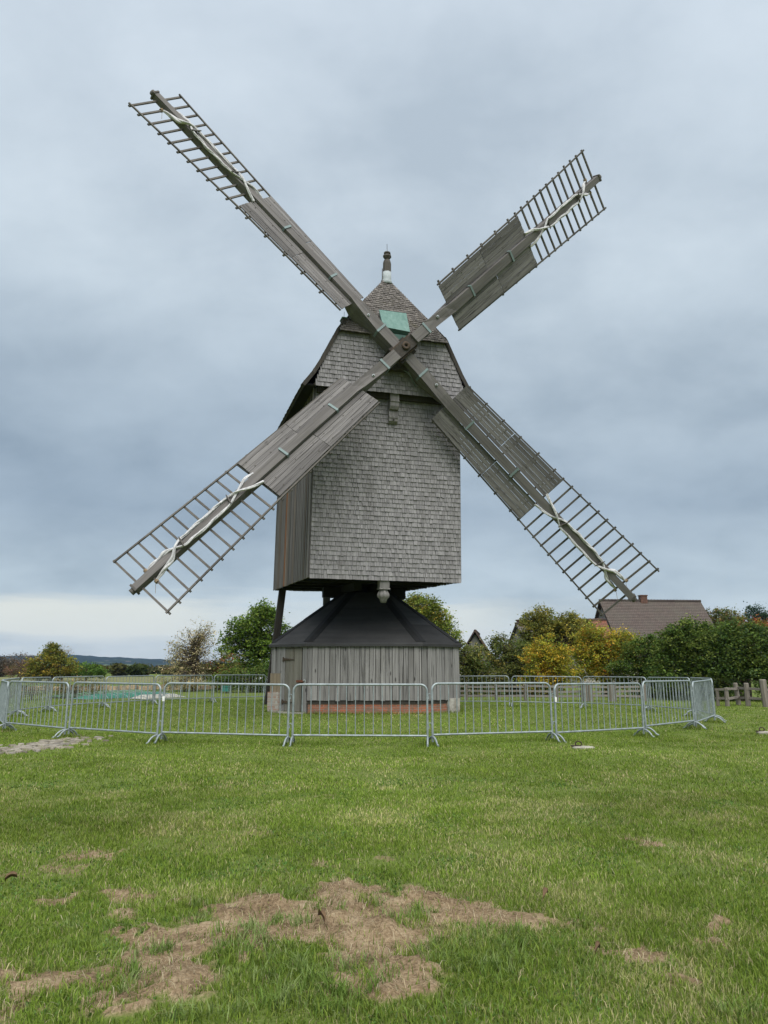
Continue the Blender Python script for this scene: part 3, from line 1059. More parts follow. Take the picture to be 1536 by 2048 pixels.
        qq, hh, ww = np.interp(tt, R_, q_), np.interp(tt, R_, h_), np.interp(tt, R_, w_)
        ker = np.ones(3) / 3
        qq[1:-1] = np.convolve(qq, ker, 'valid')
        hh[1:-1] = np.convolve(hh, ker, 'valid')
        mb = MB()
        ph = srnd.uniform(0, 6)
        for strand in range(3):
            pts, rad = [], []
            for i, (a, b, c, r) in enumerate(zip(tt, qq, hh, ww)):
                th = ph + strand * 2.09 + a * 3.6 * sg
                wob = .012 * math.sin(a * 9 + k * 2 + sg)
                pts.append(S(a, sg * b + wob + .45 * r * math.cos(th), c + .45 * r * math.sin(th)))
                rad.append(r * (.54 + .12 * math.sin(a * 13 + strand * 2 + k)))
            mb.tube(pts, rad, 7)
        # knot of rope on the last but one rung
        for i in range(4):
            mb.tube([S(Rt - .36 + .05 * math.cos(x), sg * (.20 + i * .022), -.05 + .05 * math.sin(x)) for x in np.linspace(0, 6.28, 9)], .012, 5, 1)
        mb.tube([S(Rt - .36, sg * .2, -.05), S(Rt - .34, sg * .2, -.05) + (Matrix(((d.x, d.y, d.z), (t.x, t.y, t.z), (nS.x, nS.y, nS.z))) @ Vector((.02, 0, -.32)))], .006, 5, 1)
        mb.build('furled_cloth', [M_CLOTH, M_ROPE], sail)
    for R in (p1, p2):
        mb = MB()
        pts = [S(R + .05 * x, x * .17, .185 + .03 * abs(x)) for x in (-1, -.5, 0, .5, 1)]
        mb.tube(pts, [.014, .022, .026, .022, .014], 7)
        mb.box(S(R, 0, .14), (.05, .05, .1), Matrix.Rotation(wo, 3, 'X'))
        mb.build('cleat', M_BAR, sail)

# poll end in the crossing
mb = MB()
Ms = Matrix(((rS.x, uS.x, nS.x, SC.x), (rS.y, uS.y, nS.y, SC.y), (rS.z, uS.z, nS.z, SC.z), (0, 0, 0, 1)))
RA = Matrix.Rotation(SANG, 3, 'Z')
mb.box((0, 0, -.32), (.66, .62, .62), RA)
mb.box((0, 0, DN - .06), (.86, .36, .30), RA)
mb.lathe([(.13, DN + .08), (.13, DN + .15), (.05, DN + .15), (.045, DN + .09)], 18, (.02, .02, 0), 1)
for s in (-1, 1):
    mb.box(RA @ Vector((0, s * .21, DN - .12)), (.8, .05, .2), RA, 1)
mb.build('poll_end', [M_DARKWOOD, M_IRON], mill, TR @ Ms)

# ------------------------------------------------------------------ hut round the trestle
CX, CY = ROOT.x, ROOT.y
FHW, SHW, FY0, CHY = 1.78, 3.04, 23.645, 1.06


def octo(e=0.0):
    """plan of the hut walls grown outward by e (relative to the mill root)"""
    k = SHW - CHY
    f = e * .41
    return [(-FHW - f, -(SHW + e)), (FHW + f, -(SHW + e)), (SHW + e, -k - f), (SHW + e, k + f), (FHW + f, SHW + e), (-FHW - f, SHW + e), (-SHW - e, k + f), (-SHW - e, -k - f)]


OC = octo()
hr = random.Random(21)
for i in range(8):
    A_, B_ = Vector(OC[i]), Vector(OC[(i + 1) % 8])
    d_ = (B_ - A_).normalized()
    n_ = Vector((d_.y, -d_.x))
    mb = MB()
    ins = n_ * -.10
    bz = .40
    if i == 7:       # left front face: door in it; boards only beside and above the door
        L = (B_ - A_).length
        board_wall(mb, A_, A_ + d_ * .46, 1.22, 2.16, n_, .09, .15, .028, .8, hr, 0)
        board_wall(mb, A_ + d_ * .66, A_ + d_ * 1.46, 2.02, 2.16, n_, .12, .2, .028, .6, hr, 0)
        mb.hexa([(*(A_ + ins), .02), (*(B_ + ins), .02), (*(B_ + n_ * -.01), .02), (*(A_ + n_ * -.01), .02), (*(A_ + ins), 2.16), (*(B_ + ins), 2.16), (*(B_ + n_ * -.01), 2.16), (*(A_ + n_ * -.01), 2.16)], 1)
        # jambs
        for (u0, u1, zt) in ((.47, .65, 2.16), (1.475, L, 2.16)):
            a, b = A_ + d_ * u0, A_ + d_ * u1
            mb.hexa([(*(a), -.03), (*(b), -.03), (*(b + n_ * .05), -.03), (*(a + n_ * .05), -.03), (*(a), zt), (*(b), zt), (*(b + n_ * .05), zt), (*(a + n_ * .05), zt)], 0)
    else:
        board_wall(mb, A_, B_, bz if i in (0, 1, 2) else .35, 2.16, n_, .13, .23, .028, .8, hr, 0, zj=0.015)
        mb.hexa([(*(A_ + ins), .3), (*(B_ + ins), .3), (*(B_ + n_ * -.01), .3), (*(A_ + n_ * -.01), .3), (*(A_ + ins), 2.16), (*(B_ + ins), 2.16), (*(B_ + n_ * -.01), 2.16), (*(A_ + n_ * -.01), 2.16)], 1)
    mb.build('hut_wall', [M_HUTBOARD, M_DARKWOOD], mill)
# brick plinth
mb = MB()
oi = octo(-.035)
oo = octo(-.28)
for i in range(8):
    if i == 7:
        continue
    j = (i + 1) % 8
    zt = .44
    mb.hexa([(*oo[i], -.05), (*oo[j], -.05), (*oi[j], -.05), (*oi[i], -.05), (*oo[i], zt), (*oo[j], zt), (*oi[j], zt), (*oi[i], zt)])
mb.build('brick_plinth', M_BRICK, mill)
mb = MB()
c = Vector(OC[2])
mb.box((c.x - .22, c.y - .22, .2), (.46, .16, .48), Matrix.Rotation(math.radians(40), 3, 'Z'))
mb.build('corner_stone', M_PLASTER, mill)
# pier left of the door: limewashed brick foot, tan board above
A_, B_ = Vector(OC[7]), Vector(OC[0])
d_ = (B_ - A_).normalized()
n_ = Vector((d_.y, -d_.x))
ry = math.atan2(d_.y, d_.x)
mb = MB()
a = A_ + d_ * .20 + n_ * .0
mb.box((a.x, a.y, .30), (.50, .24, .66), Matrix.Rotation(ry, 3, 'Z'))
mb.build('brick_pier', M_OLDBRICK, mill)
mb = MB()
a = A_ + d_ * .22 + n_ * .0
for kk in range(3):
    q = a + d_ * (kk - 1) * .165
    mb.box((q.x, q.y, .925), (.16, .09 + .006 * (kk % 2), .59), Matrix.Rotation(ry, 3, 'Z'))
mb.build('pier_board', M_TANBOARD, mill)
# door with hinges and bolt
mb = MB()
u = .66
ws = [.2, .17, .2, .19]
for kk, w_ in enumerate(ws):
    a = A_ + d_ * (u + w_ / 2) + n_ * (.02 + .005 * (kk % 2))
    mb.box((a.x, a.y, 1.03), (w_ - .006, .035, 1.94), Matrix.Rotation(ry, 3, 'Z'))
    u += w_
door = mb.build('door', M_DOOR, mill)
for z in (1.66, .34):
    mb = MB()
    a, b = A_ + d_ * .60 + n_ * .068, A_ + d_ * 1.10 + n_ * .056
    mb.beam((a.x, a.y, z), (b.x, b.y, z - .01), .012, .085, (0, 0, 1), 0, .012, .02)
    mb.tube([(a.x, a.y, z - .07), (a.x, a.y, z + .07)], .025, 8)
    mb.build('hinge', M_IRON, door)
mb = MB()
a, b = A_ + d_ * 1.24 + n_ * .075, A_ + d_ * 1.55 + n_ * .085
mb.beam((a.x, a.y, .98), (b.x, b.y, .99), .03, .07)
mb.tube([(b.x, b.y, 1.0), (b.x + .05, b.y - .01, 1.03), (b.x + .08, b.y - .01, .98), (b.x + .06, b.y - .01, .93)], .014, 6, 1)
mb.build('bolt', [M_RUST, M_LEAD], door)
mb = MB()
a, b = A_ + d_ * .55 + n_ * .1, B_ + n_ * .1
for kk in range(9):
    q = a + (b - a) * (kk + .5) / 9
    mb.box((q.x, q.y, .01), (.13, .2, .07), Matrix.Rotation(ry + hr.uniform(-.1, .1), 3, 'Z'))
mb.build('door_sill', M_STONE, mill)

# felt roof: eight planes rising under the body, dark felt strips over the hips
EV = octo(.115)
ZE, ZA, TC = 2.135, 4.65, .72


def rf(i, s, t_, h=0.0):
    a, b = Vector(EV[i]), Vector(EV[(i + 1) % 8])
    q = a + (b - a) * s
    q = q * (1 - t_)
    return Vector((q.x, q.y, ZE + (ZA - ZE) * t_ + h))


mb = MB()
for i in range(8):
    # three felt courses per plane, each lapping the one below
    cuts = [0, .27, .5, TC]
    for c0, c1 in zip(cuts, cuts[1:]):
        lift = .004 + .006 * (c0 > 0) + .006 * (c0 > .3)
        e = .012 if c0 > 0 else 0
        p = [rf(i, 0, c0 - e, lift), rf(i, 1, c0 - e, lift), rf(i, 1, c1, lift), rf(i, 0, c1, lift)]
        mb.hexa([q - Vector((0, 0, .05)) for q in p] + p)
    # eave edge strip
    p0, p1 = rf(i, 0, -.004), rf(i, 1, -.004)
    mb.hexa([p0 + Vector((0, 0, -.075)), p1 + Vector((0, 0, -.075)), rf(i, 1, .02) + Vector((0, 0, -.075)), rf(i, 0, .02) + Vector((0, 0, -.075)),
             p0 + Vector((0, 0, .008)), p1 + Vector((0, 0, .008)), rf(i, 1, .02) + Vector((0, 0, .0)), rf(i, 0, .02) + Vector((0, 0, .0))])
hut_roof = mb.build('hut_roof', M_FELT, mill)
M_NEWFELT = plain('new_felt', (0.013, 0.0135, 0.014), 0.85, 0, 0.25, 5)
for i in range(8):
    mb = MB()
    j = (i - 1) % 8
    w_ = .18
    for (t0, t1) in ((.02, .34), (.33, TC)):
        La = (Vector(EV[(i + 1) % 8]) - Vector(EV[i])).length
        Lb = (Vector(EV[i]) - Vector(EV[j])).length
        h0 = .024 if t0 < .1 else .034
        p = [rf(j, 1 - w_ / (Lb * (1 - t0)), t0, h0), rf(i, 0, t0, h0 + .004), rf(i, 0, t1, h0 + .004), rf(j, 1 - min(.9, w_ / (Lb * (1 - t1))), t1, h0)]
        mb.hexa([q - Vector((0, 0, .012)) for q in p] + p)
        p = [rf(i, 0, t0, h0 + .004), rf(i, w_ / (La * (1 - t0)), t0, h0), rf(i, min(.9, w_ / (La * (1 - t1))), t1, h0), rf(i, 0, t1, h0 + .004)]
        mb.hexa([q - Vector((0, 0, .012)) for q in p] + p)
    mb.build('hip_strip', M_NEWFELT, hut_roof)
# main post, saddle and braces between hut and body
mb = MB()
mb.box((0, 0, 3.3), (.78, .78, 2.4))
mb.box((-.1, -.1, 4.0), (3.0, .34, .34), Matrix.Rotation(YAW, 3, 'Z'))
mb.box((-.1, .5, 4.02), (3.0, .30, .30), Matrix.Rotation(YAW, 3, 'Z'))
for s in (-1, 1):
    mb.beam((s * 1.15, -.3, 3.1), (s * .5, -.2, 4.1), .2, .24)
    mb.beam((s * .3, 1.15, 3.1), (s * .15, .4, 4.1), .2, .24)
mb.build('trestle', M_SHADEWOOD, mill)
mb = MB()
mb.box((-1.42, -.42, 3.72), (.22, .2, .34), Matrix.Rotation(.3, 3, 'Z'))
mb.build('wedge_block', M_SIDE, mill)

# ------------------------------------------------------------------ crowd barriers in a ring round the mill
def make_barrier():
    root = thing('crowd_barrier', '', 'barrier')
    Lh, zt, zb, r = 1.235, 1.09, .185, .12
    mb = MB()
    pts = [(-Lh, 0, .06), (-Lh, 0, zt - r)]
    for a in np.linspace(0, math.pi / 2, 7)[1:]:
        pts.append((-Lh + r - r * math.cos(a), 0, zt - r + r * math.sin(a)))
    for a in np.linspace(math.pi / 2, 0, 7):
        pts.append((Lh - r + r * math.cos(a), 0, zt - r + r * math.sin(a)))
    pts += [(Lh, 0, .06)]
    mb.tube(pts, .0205, 10)
    mb.build('frame', M_STEEL, root)
    mb = MB()
    mb.tube([(-Lh + .015, 0, zb), (Lh - .015, 0, zb)], .018, 8)
    mb.build('bottom_rail', M_STEEL, root)
    mb = MB()
    nb = 14
    for i in range(1, nb + 1):
        x = -Lh + 2 * Lh * i / (nb + 1)
        mb.tube([(x, 0, zb), (x, 0, zt)], .0095, 6)
    mb.build('bars', M_STEEL, root)
    for s in (-1, 1):
        mb = MB()
        y0 = .27
        pts = [(s * (Lh - .0), -y0, .012)]
        for a in np.linspace(-.95, .95, 11):
            pts.append((s * Lh, .215 * math.sin(a) / math.sin(.95), .03 + .125 * (math.cos(a) - math.cos(.95)) / (1 - math.cos(.95))))
        pts.append((s * Lh, y0, .012))
        mb.tube(pts, .018, 8)
        mb.tube([(s * Lh, 0, .13), (s * Lh, 0, .16)], .024, 8)
        mb.build('foot', M_STEEL, root)
    for z in (.36, .88):
        mb = MB()
        mb.tube([(-Lh - .015, 0, z)] + [(-Lh - .02 - .028 * (1 - math.cos(a)), 0, z + .035 * math.sin(a)) for a in np.linspace(.3, 3.4, 8)], .006, 6)
        mb.build('hook', M_STEEL, root)
        mb = MB()
        mb.box((Lh + .026, 0, z - .02), (.016, .022, .05))
        mb.build('catch', M_STEEL, root)
    return root


JF = [(-9.84, 19.53), (-8.559, 17.314), (-6.502, 15.79), (-4.251, 14.568), (-1.723, 14.139), (0.839, 13.972), (3.267, 14.764), (5.455, 16.082), (7.249, 17.905), (8.651, 20.046),
      (9.103, 22.566), (8.674, 25.09), (7.066, 27.082), (4.635, 27.889), (2.162, 28.552)]
JB = [(-5.095, 32.954), (-7.024, 31.271), (-8.916, 29.547), (-9.967, 27.213), (-10.845, 24.807), (-10.633, 22.256), (-9.90, 19.70)]
LF = ['steel barrier seen edge-on, nearer of the two at the left photo edge',
      'steel barrier in the front row right behind the middle of the cobbled strip',
      'steel barrier in the front row whose left foot stands on the end of the cobbles',
      'steel barrier in the front row ending before the hut door, white tag at its left',
      'steel barrier straight in front of the red brick plinth and hut door',
      'steel barrier before the right corner of the hut, next right of the brick plinth one',
      'steel barrier just behind the pale stone with rusty ring, white tag at its left',
      'steel barrier turning back at the right, last of the front row seen fairly face-on',
      'steel barrier seen nearly edge-on at the right end, its bars crowded together',
      'steel barrier at the right bend, mostly hidden behind the edge-on one',
      'steel barrier slanting away behind the front row at right, before the dark bush',
      'steel barrier of the back row in front of the thick brown gate posts',
      'steel barrier of the back row below the yellow tree',
      'steel barrier of the back row just right of the hut, partly hidden by it']
LB = ['steel barrier of the back row just left of the hut, before the white bale',
      'steel barrier of the back row before the thin half bare tree',
      'steel barrier of the back row before the middle of the green netted beds',
      'steel barrier of the back row slanting below the bushy yellow green tree',
      'steel barrier on the left side of the ring running away behind the cobbles',
      'steel barrier seen edge-on, farther of the two at the left photo edge']
BARRIER = make_barrier()
first = True
brnd = random.Random(3)
WHITE_TAG_AT = (3, 6)
for joints, labels in ((JF, LF), (JB, LB)):
    for i, lab in enumerate(labels):
        a, b = Vector(joints[i]), Vector(joints[i + 1])
        o = BARRIER if first else copy_tree(BARRIER)
        first = False
        m_ = (a + b) / 2
        zg = float(ground_h(np.array([m_.x]), np.array([m_.y]))[0])
        o.location = (m_.x, m_.y, zg)
        o.rotation_euler = (brnd.uniform(-.018, .018), brnd.uniform(-.009, .009), math.atan2(b.y - a.y, b.x - a.x) + brnd.uniform(-.012, .012))
        tag(o, lab, 'barrier', 'crowd barriers round the mill')
        if joints is JF and i in WHITE_TAG_AT:
            mb = MB()
            mb.box((-1.235, -.022, .80), (.045, .012, .09))
            mb.build('white_tag', M_WHITE, o)

# ------------------------------------------------------------------ cobbles at the left
cob = random.Random(9)
mb = MB()
c0, c1 = gnd(-30, 1512), gnd(150, 1478)
for i in range(210):
    s = cob.random()
    w = cob.gauss(0, .62) * (1.15 - .75 * s)
    x = c0[0] + (c1[0] - c0[0]) * s + w * .75
    y = c0[1] + (c1[1] - c0[1]) * s + w * .9
    a, b, h = cob.uniform(.05, .13), cob.uniform(.04, .10), cob.uniform(.008, .026)
    rot = cob.uniform(0, 3.1)
    n = 7
    ring0, ring1 = [], []
    for k in range(n):
        t = 2 * math.pi * k / n
        j = cob.uniform(.8, 1.15)
        px, py = a * math.cos(t) * j, b * math.sin(t) * j
        qx, qy = px * math.cos(rot) - py * math.sin(rot), px * math.sin(rot) + py * math.cos(rot)
        ring0.append((x + qx, y + qy, -.03))
        ring1.append((x + qx * .82, y + qy * .82, h + .012))
    mb.add(ring0 + ring1, [(k, (k + 1) % n, n + (k + 1) % n, n + k) for k in range(n)] + [tuple(range(n, 2 * n))])
m_cob, T = new_mat('cobble_stone')
geo = T.n('ShaderNodeNewGeometry')
tcn = T.n('ShaderNodeTexCoord')
nz = T.noise(tcn.outputs['Object'], 22, 5, .65)
cc = T.ramp(geo.outputs['Random Per Island'], [(0, (.15, .13, .10)), (.4, (.27, .235, .19)), (.75, (.36, .325, .27)), (1, (.21, .19, .17))])
principled(T, T.mix(T.ramp(nz, [(.45, 0.0), (.7, .6)]), cc, (.16, .15, .10)), .9, 0, nz, .5, .02)
tag(mb.build('cobble_path', m_cob), kind='structure')

# ------------------------------------------------------------------ small things on the lawn
for (u, v, lab) in ((1165, 1499, 'pale flat stone with a rusty ring lying in the lawn before the front barriers'), (1531, 1468, 'small pale flat stone with a rusty ring at the right photo edge')):
    x, y = gnd(u, v)
    r = thing('anchor_stone', lab, 'stone', (x, y, 0.0))
    mb = MB()
    pts = [(a * .62, b * .8) for a, b in ((-.30, -.12), (-.1, -.17), (.2, -.15), (.34, -.03), (.26, .12), (-.05, .15), (-.27, .08))]
    n = len(pts)
    mb.add([(a, b, -.04) for a, b in pts] + [(a, b, .035 + .01 * (i % 2)) for i, (a, b) in enumerate(pts)] + [(a * .8, b * .8, .055) for a, b in pts],
           [(i, (i + 1) % n, n + (i + 1) % n, n + i) for i in range(n)] + [(n + i, n + (i + 1) % n, 2 * n + (i + 1) % n, 2 * n + i) for i in range(n)] + [tuple(range(2 * n, 3 * n))])
    mb.build('stone', M_STONE, r)
    mb = MB()
    mb.tube([(-.06 + .055 * math.cos(t), .02, .095 + .042 * math.sin(t)) for t in np.linspace(0, 2 * math.pi, 15)], .012, 6)
    mb.box((-.11, .02, .06), (.16, .05, .02))
    mb.build('ring', M_IRON, r)

M_DEADLEAF = plain('dead_leaf', (0.13, 0.082, 0.045), 0.8, 0, 0.4, 30)
for (u, v, rz, lab) in ((22, 1768, .2, 'curled brown leaf in the lawn near the left photo edge'), (1090, 1804, 1.0, 'curled brown leaf standing in the grass right of the bare soil'),
                        (640, 1862, 2.2, 'curled orange brown leaf lying on the bare soil'), (1195, 1918, .7, 'tiny reddish leaf in the lawn right of the coarse grass')):
    x, y = gnd(u, v)
    mb = MB()
    n = 7
    vs = []
    for i in range(n):
        s = i / (n - 1)
        w = .015 * math.sin(math.pi * min(1, s * .9 + .08)) * (1 if 'tiny' not in lab else .6)
        xx = (s - .5) * (.075 if 'tiny' not in lab else .04)
        zz = .03 + .02 * math.sin(s * 3) + .012 * s
        vs += [(xx, -w, zz + .022), (xx, 0, zz), (xx, w, zz + .03)]
    fs = []
    for i in range(n - 1):
        for j in range(2):
            fs.append((i * 3 + j, i * 3 + j + 1, i * 3 + j + 4, i * 3 + j + 3))
    mb.add(vs, fs, 0, True)
    mb.tube([(-.035, 0, .03), (-.06, .01, .01)], .0015, 4)
    o = mb.build('fallen_leaf', M_DEADLEAF)
    o.location = (x, y, float(ground_h(np.array([x]), np.array([y]))[0]) + .004)
    o.rotation_euler = (.12, -.05, rz)
    tag(o, lab, 'leaf', 'fallen leaves on the lawn')

# ------------------------------------------------------------------ trees and bushes
def leaf_cloud(pts, size, cols, rng, flat=0.5):
    """folded leaf blades: 4 verts / 2 tris each, returns V, tris, col"""
    n = len(pts)
    d = rng.normal(size=(n, 3))
    d[:, 2] *= .6
    d /= np.linalg.norm(d, axis=1, keepdims=True)
    up = rng.normal(size=(n, 3)) * flat + np.array([0, 0, 1.0])
    s = np.cross(d, up)
    s /= np.linalg.norm(s, axis=1, keepdims=True) + 1e-9
    nrm = np.cross(s, d)
    L = size * rng.uniform(.6, 1.35, n)[:, None]
    a = pts - d * L * .5
    b = pts + s * L * .36 + nrm * L * .10
    c = pts + d * L * .55
    e = pts - s * L * .36 + nrm * L * .10
    Vv = np.stack([a, b, c, e], 1).reshape(-1, 3)
    i = np.arange(n)[:, None] * 4
    tri = np.concatenate([i + np.array([[0, 1, 2]]), i + np.array([[0, 2, 3]])], 0)
    return Vv, tri, np.repeat(cols, 4, 0)


def tree(name, label, cat, base, blobs, nclump, per, csize, lsize, pal, trunk=.12, seed=0, group=None, jitter=.18, twigs=0.6, stems=1, lean=(0, 0), fill=.35, yflat=.75, bright=1.9):
    """blobs: (dx, dz, rx, rz, weight) ellipsoids of the crown; pal: [(weight, rgb), ...]"""
    rng = np.random.default_rng(seed)
    root = thing(name, label, cat, base, 0, group)
    wts = np.array([b[4] if len(b) > 4 else b[2] * b[3] for b in blobs], float)
    wts /= wts.sum()
    which = rng.choice(len(blobs), nclump, p=wts)
    cen = []
    for w in which:
        dx, dz, rx, rz = blobs[w][:4]
        v = rng.normal(size=3)
        v /= np.linalg.norm(v)
        r = rng.random() ** fill
        cen.append((dx + v[0] * rx * r, v[1] * rx * yflat * r, dz + v[2] * rz * r))
    cen = np.array(cen)
    cen[:, 2] = np.maximum(cen[:, 2], .12)
    pw = np.array([p[0] for p in pal], float)
    pc = np.array([p[1] for p in pal])
    ccol = pc[rng.choice(len(pal), nclump, p=pw / pw.sum())]
    cval = rng.uniform(.6, 1.4, nclump)[:, None]
    npl = rng.poisson(per, nclump) + 2
    ci = np.repeat(np.arange(nclump), npl)
    cs = csize * rng.uniform(.55, 1.35, nclump)
    off = rng.normal(size=(len(ci), 3)) * cs[ci][:, None] * np.array([.62, .62, .45])
    P = cen[ci] + off
    P[:, 2] = np.maximum(P[:, 2], .05)
    other = pc[rng.choice(len(pal), len(ci), p=pw / pw.sum())]
    f = (rng.random(len(ci)) < .3)[:, None]
    C = bright * np.where(f, other, ccol[ci]) * cval[ci] * rng.uniform(1 - jitter, 1 + jitter, (len(ci), 1))
    Vv, tri, cc = leaf_cloud(P, lsize, C, rng)
    np_mesh('crown', Vv, tris=tri, mat=M_LEAF, col=np.clip(cc, 0, 1), parent=root)
    mb = MB()
    top = cen[:, 2].max()
    for st in range(stems):
        sx = (st - (stems - 1) / 2) * trunk * 2.2
        fork = top * rng.uniform(.18, .3)
        p0 = Vector((sx, 0, -.1))
        p1 = Vector((sx * 1.3 + lean[0] * fork, lean[1] * fork, fork))
        p2 = Vector((sx * 2.2 + lean[0] * top * .7, lean[1] * top * .7, top * .72))
        mb.tube([p0, (p0 + p1) / 2 + Vector((trunk * .2, 0, 0)), p1, (p1 + p2) / 2 + Vector((-trunk * .3, .1, 0)), p2], [trunk * 1.25, trunk, trunk * .85, trunk * .5, trunk * .18], 8)
        pick = rng.choice(nclump, int(nclump * twigs / stems), replace=False) if nclump * twigs >= stems else []
        for q in pick:
            e = Vector(cen[q])
            s = min(.95, max(.05, (e.z - fork) / max(.1, p2.z - fork) * .75 + rng.uniform(-.1, .1)))
            b0 = p1 + (p2 - p1) * s
            mid = (b0 + e) / 2 + Vector(rng.normal(size=3) * .08 * (e - b0).length) - Vector((0, 0, .05 * (e - b0).length))
            rr = min(trunk * .45, .012 + .018 * (e - b0).length)
            mb.tube([b0, mid, e], [rr, rr * .6, max(.006, rr * .2)], 5, 0, False)
    mb.build('trunk', M_BARK, root, recalc=False)
    return root


def spot(u, v, Y):
    p = at(u, v, Y)
    return (p.x, p.y, 0.0)


def px2m(Y):
    return Y / FPX


def zat(v, Y):
    return at(768, v, Y).z


GREEN = [(4, (.035, .075, .012)), (3, (.055, .10, .015)), (2, (.075, .125, .02)), (1, (.025, .055, .012))]
MAPLE = [(4, (.055, .092, .015)), (3, (.08, .122, .018)), (2, (.115, .15, .026)), (2, (.034, .06, .012))]
OLIVE = [(4, (.08, .09, .026)), (3, (.115, .12, .034)), (2, (.055, .07, .02)), (1, (.17, .14, .035))]
YELLO = [(4, (.23, .175, .018)), (3, (.19, .185, .024)), (4, (.125, .155, .024)), (2, (.31, .205, .03)), (.5, (.28, .12, .025))]
DARKG = [(4, (.038, .066, .014)), (3, (.06, .092, .018)), (3, (.095, .12, .027)), (1, (.024, .046, .012))]
BROWN = [(3, (.12, .085, .045)), (3, (.16, .12, .065)), (2, (.09, .075, .035)), (2, (.22, .17, .09))]
RUSTY = [(3, (.17, .075, .03)), (2, (.13, .10, .03)), (2, (.22, .13, .03)), (1, (.19, .04, .03))]
FARG = [(3, (.05, .075, .02)), (2, (.075, .09, .025)), (2, (.10, .085, .03)), (1, (.035, .06, .02))]

# left: thin half bare tree, dense maple, bushes below them
Y = 46.0
m = px2m(Y)
tree('birch_tree', 'thin half bare autumn tree with pale brown leaves left of the dense green tree', 'tree', spot(388, 1380, Y),
     [(-.35, zat(1300, Y), 1.45, 1.35, 5), (.35, zat(1275, Y), 1.0, 1.15, 3), (-.95, zat(1318, Y), 1.0, .9, 2), (.0, zat(1345, Y), 1.3, .8, 2)], 460, 11, .24, .09,
     [(3, (.19, .15, .085)), (3, (.26, .22, .13)), (2, (.13, .10, .05)), (2, (.33, .29, .18)), (3, (.13, .135, .05))], .05, 31, None, .2, .8, 3, (-.02, 0), .6)
Y = 50.0
tree('maple_tree', 'dense green maple tree with a rounded crown left of the hut', 'tree', spot(510, 1380, Y),
     [(.2, zat(1265, Y), 1.9, 1.7, 5), (-1.0, zat(1275, Y), 1.4, 1.5, 4), (-.1, zat(1310, Y), 2.4, 1.4, 4), (1.4, zat(1285, Y), 1.2, 1.4, 3), (-.6, zat(1340, Y), 2.0, 1.0, 2), (.5, zat(1228, Y), 1.0, .8, 2)], 420, 48, .34, .15,
     MAPLE, .2, 32, None, .16, .35, 1)
Y = 44.0
tree('hedge_bush', 'dark ragged bush under the maple tree, left of the hut', 'bush', spot(500, 1390, Y), [(0, .75, 1.7, .75, 3), (-1.3, .7, 1.1, .6, 2), (1.0, .9, 1.0, .9, 2)], 150, 34, .28, .11, DARKG + [(2, (.07, .09, .02))], .05, 33, None, .2, .3, 3)
Y = 47.0
tree('hedge_bush', 'reddish olive bush between the thin tree and the maple tree', 'bush', spot(440, 1385, Y), [(0, 1.5, 1.2, .8, 3), (.5, .9, 1.2, .8, 2), (-.9, 1.1, .9, .7, 2)], 120, 30, .28, .11, OLIVE + [(2, (.13, .06, .03))], .05, 34, None, .2, .3, 3)
Y = 45.0
tree('hedge_bush', 'pale straw-coloured low bush at the foot of the thin half bare tree', 'bush', spot(370, 1392, Y), [(0, .45, 1.3, .42, 3), (-1.0, 1.1, .8, .7, 1)], 70, 24, .2, .09, [(3, (.26, .215, .12)), (2, (.14, .12, .05)), (2, (.07, .08, .03))], .03, 35, None, .2, .4, 3)
tree('dry_plants', 'brown withered tall plants behind the left barriers, in front of the yellow green tree', 'plants', spot(150, 1404, 35.5), [(0, .5, 1.1, .5, 3), (-.9, .45, .8, .45, 2), (.8, .4, .7, .4, 2)], 90, 22, .2, .07, [(3, (.09, .07, .035)), (2, (.06, .07, .025)), (1, (.17, .12, .06))], .02, 43, None, .2, .5, 3)
tree('dry_plants', 'greyish withered plants behind the barriers at the left photo edge', 'plants', spot(62, 1408, 33.5), [(0, .4, .9, .4, 3), (-.7, .35, .7, .35, 2)], 60, 20, .18, .07, [(3, (.12, .105, .07)), (2, (.07, .08, .035))], .02, 44, None, .2, .5, 3)
# behind the hut to the right
Y = 58.0
tree('lime_tree', 'round olive yellow tree behind the hut roof, under the overhanging mill body', 'tree', spot(822, 1380, Y),
     [(.3, zat(1235, Y), 2.2, 1.7, 5), (1.4, zat(1262, Y), 1.5, 1.3, 3), (-1.2, zat(1230, Y), 1.7, 1.5, 3), (1.0, zat(1213, Y), 1.4, 1.0, 3), (2.4, zat(1275, Y), 1.5, 1.4, 4), (2.0, zat(1240, Y), 1.2, 1.2, 3), (0, zat(1300, Y), 2.4, 1.5, 3)], 560, 40, .36, .16,
     [(4, (.09, .115, .02)), (3, (.13, .145, .025)), (2, (.06, .085, .018)), (1, (.21, .155, .03))], .2, 36, None, .16, .3, 1)
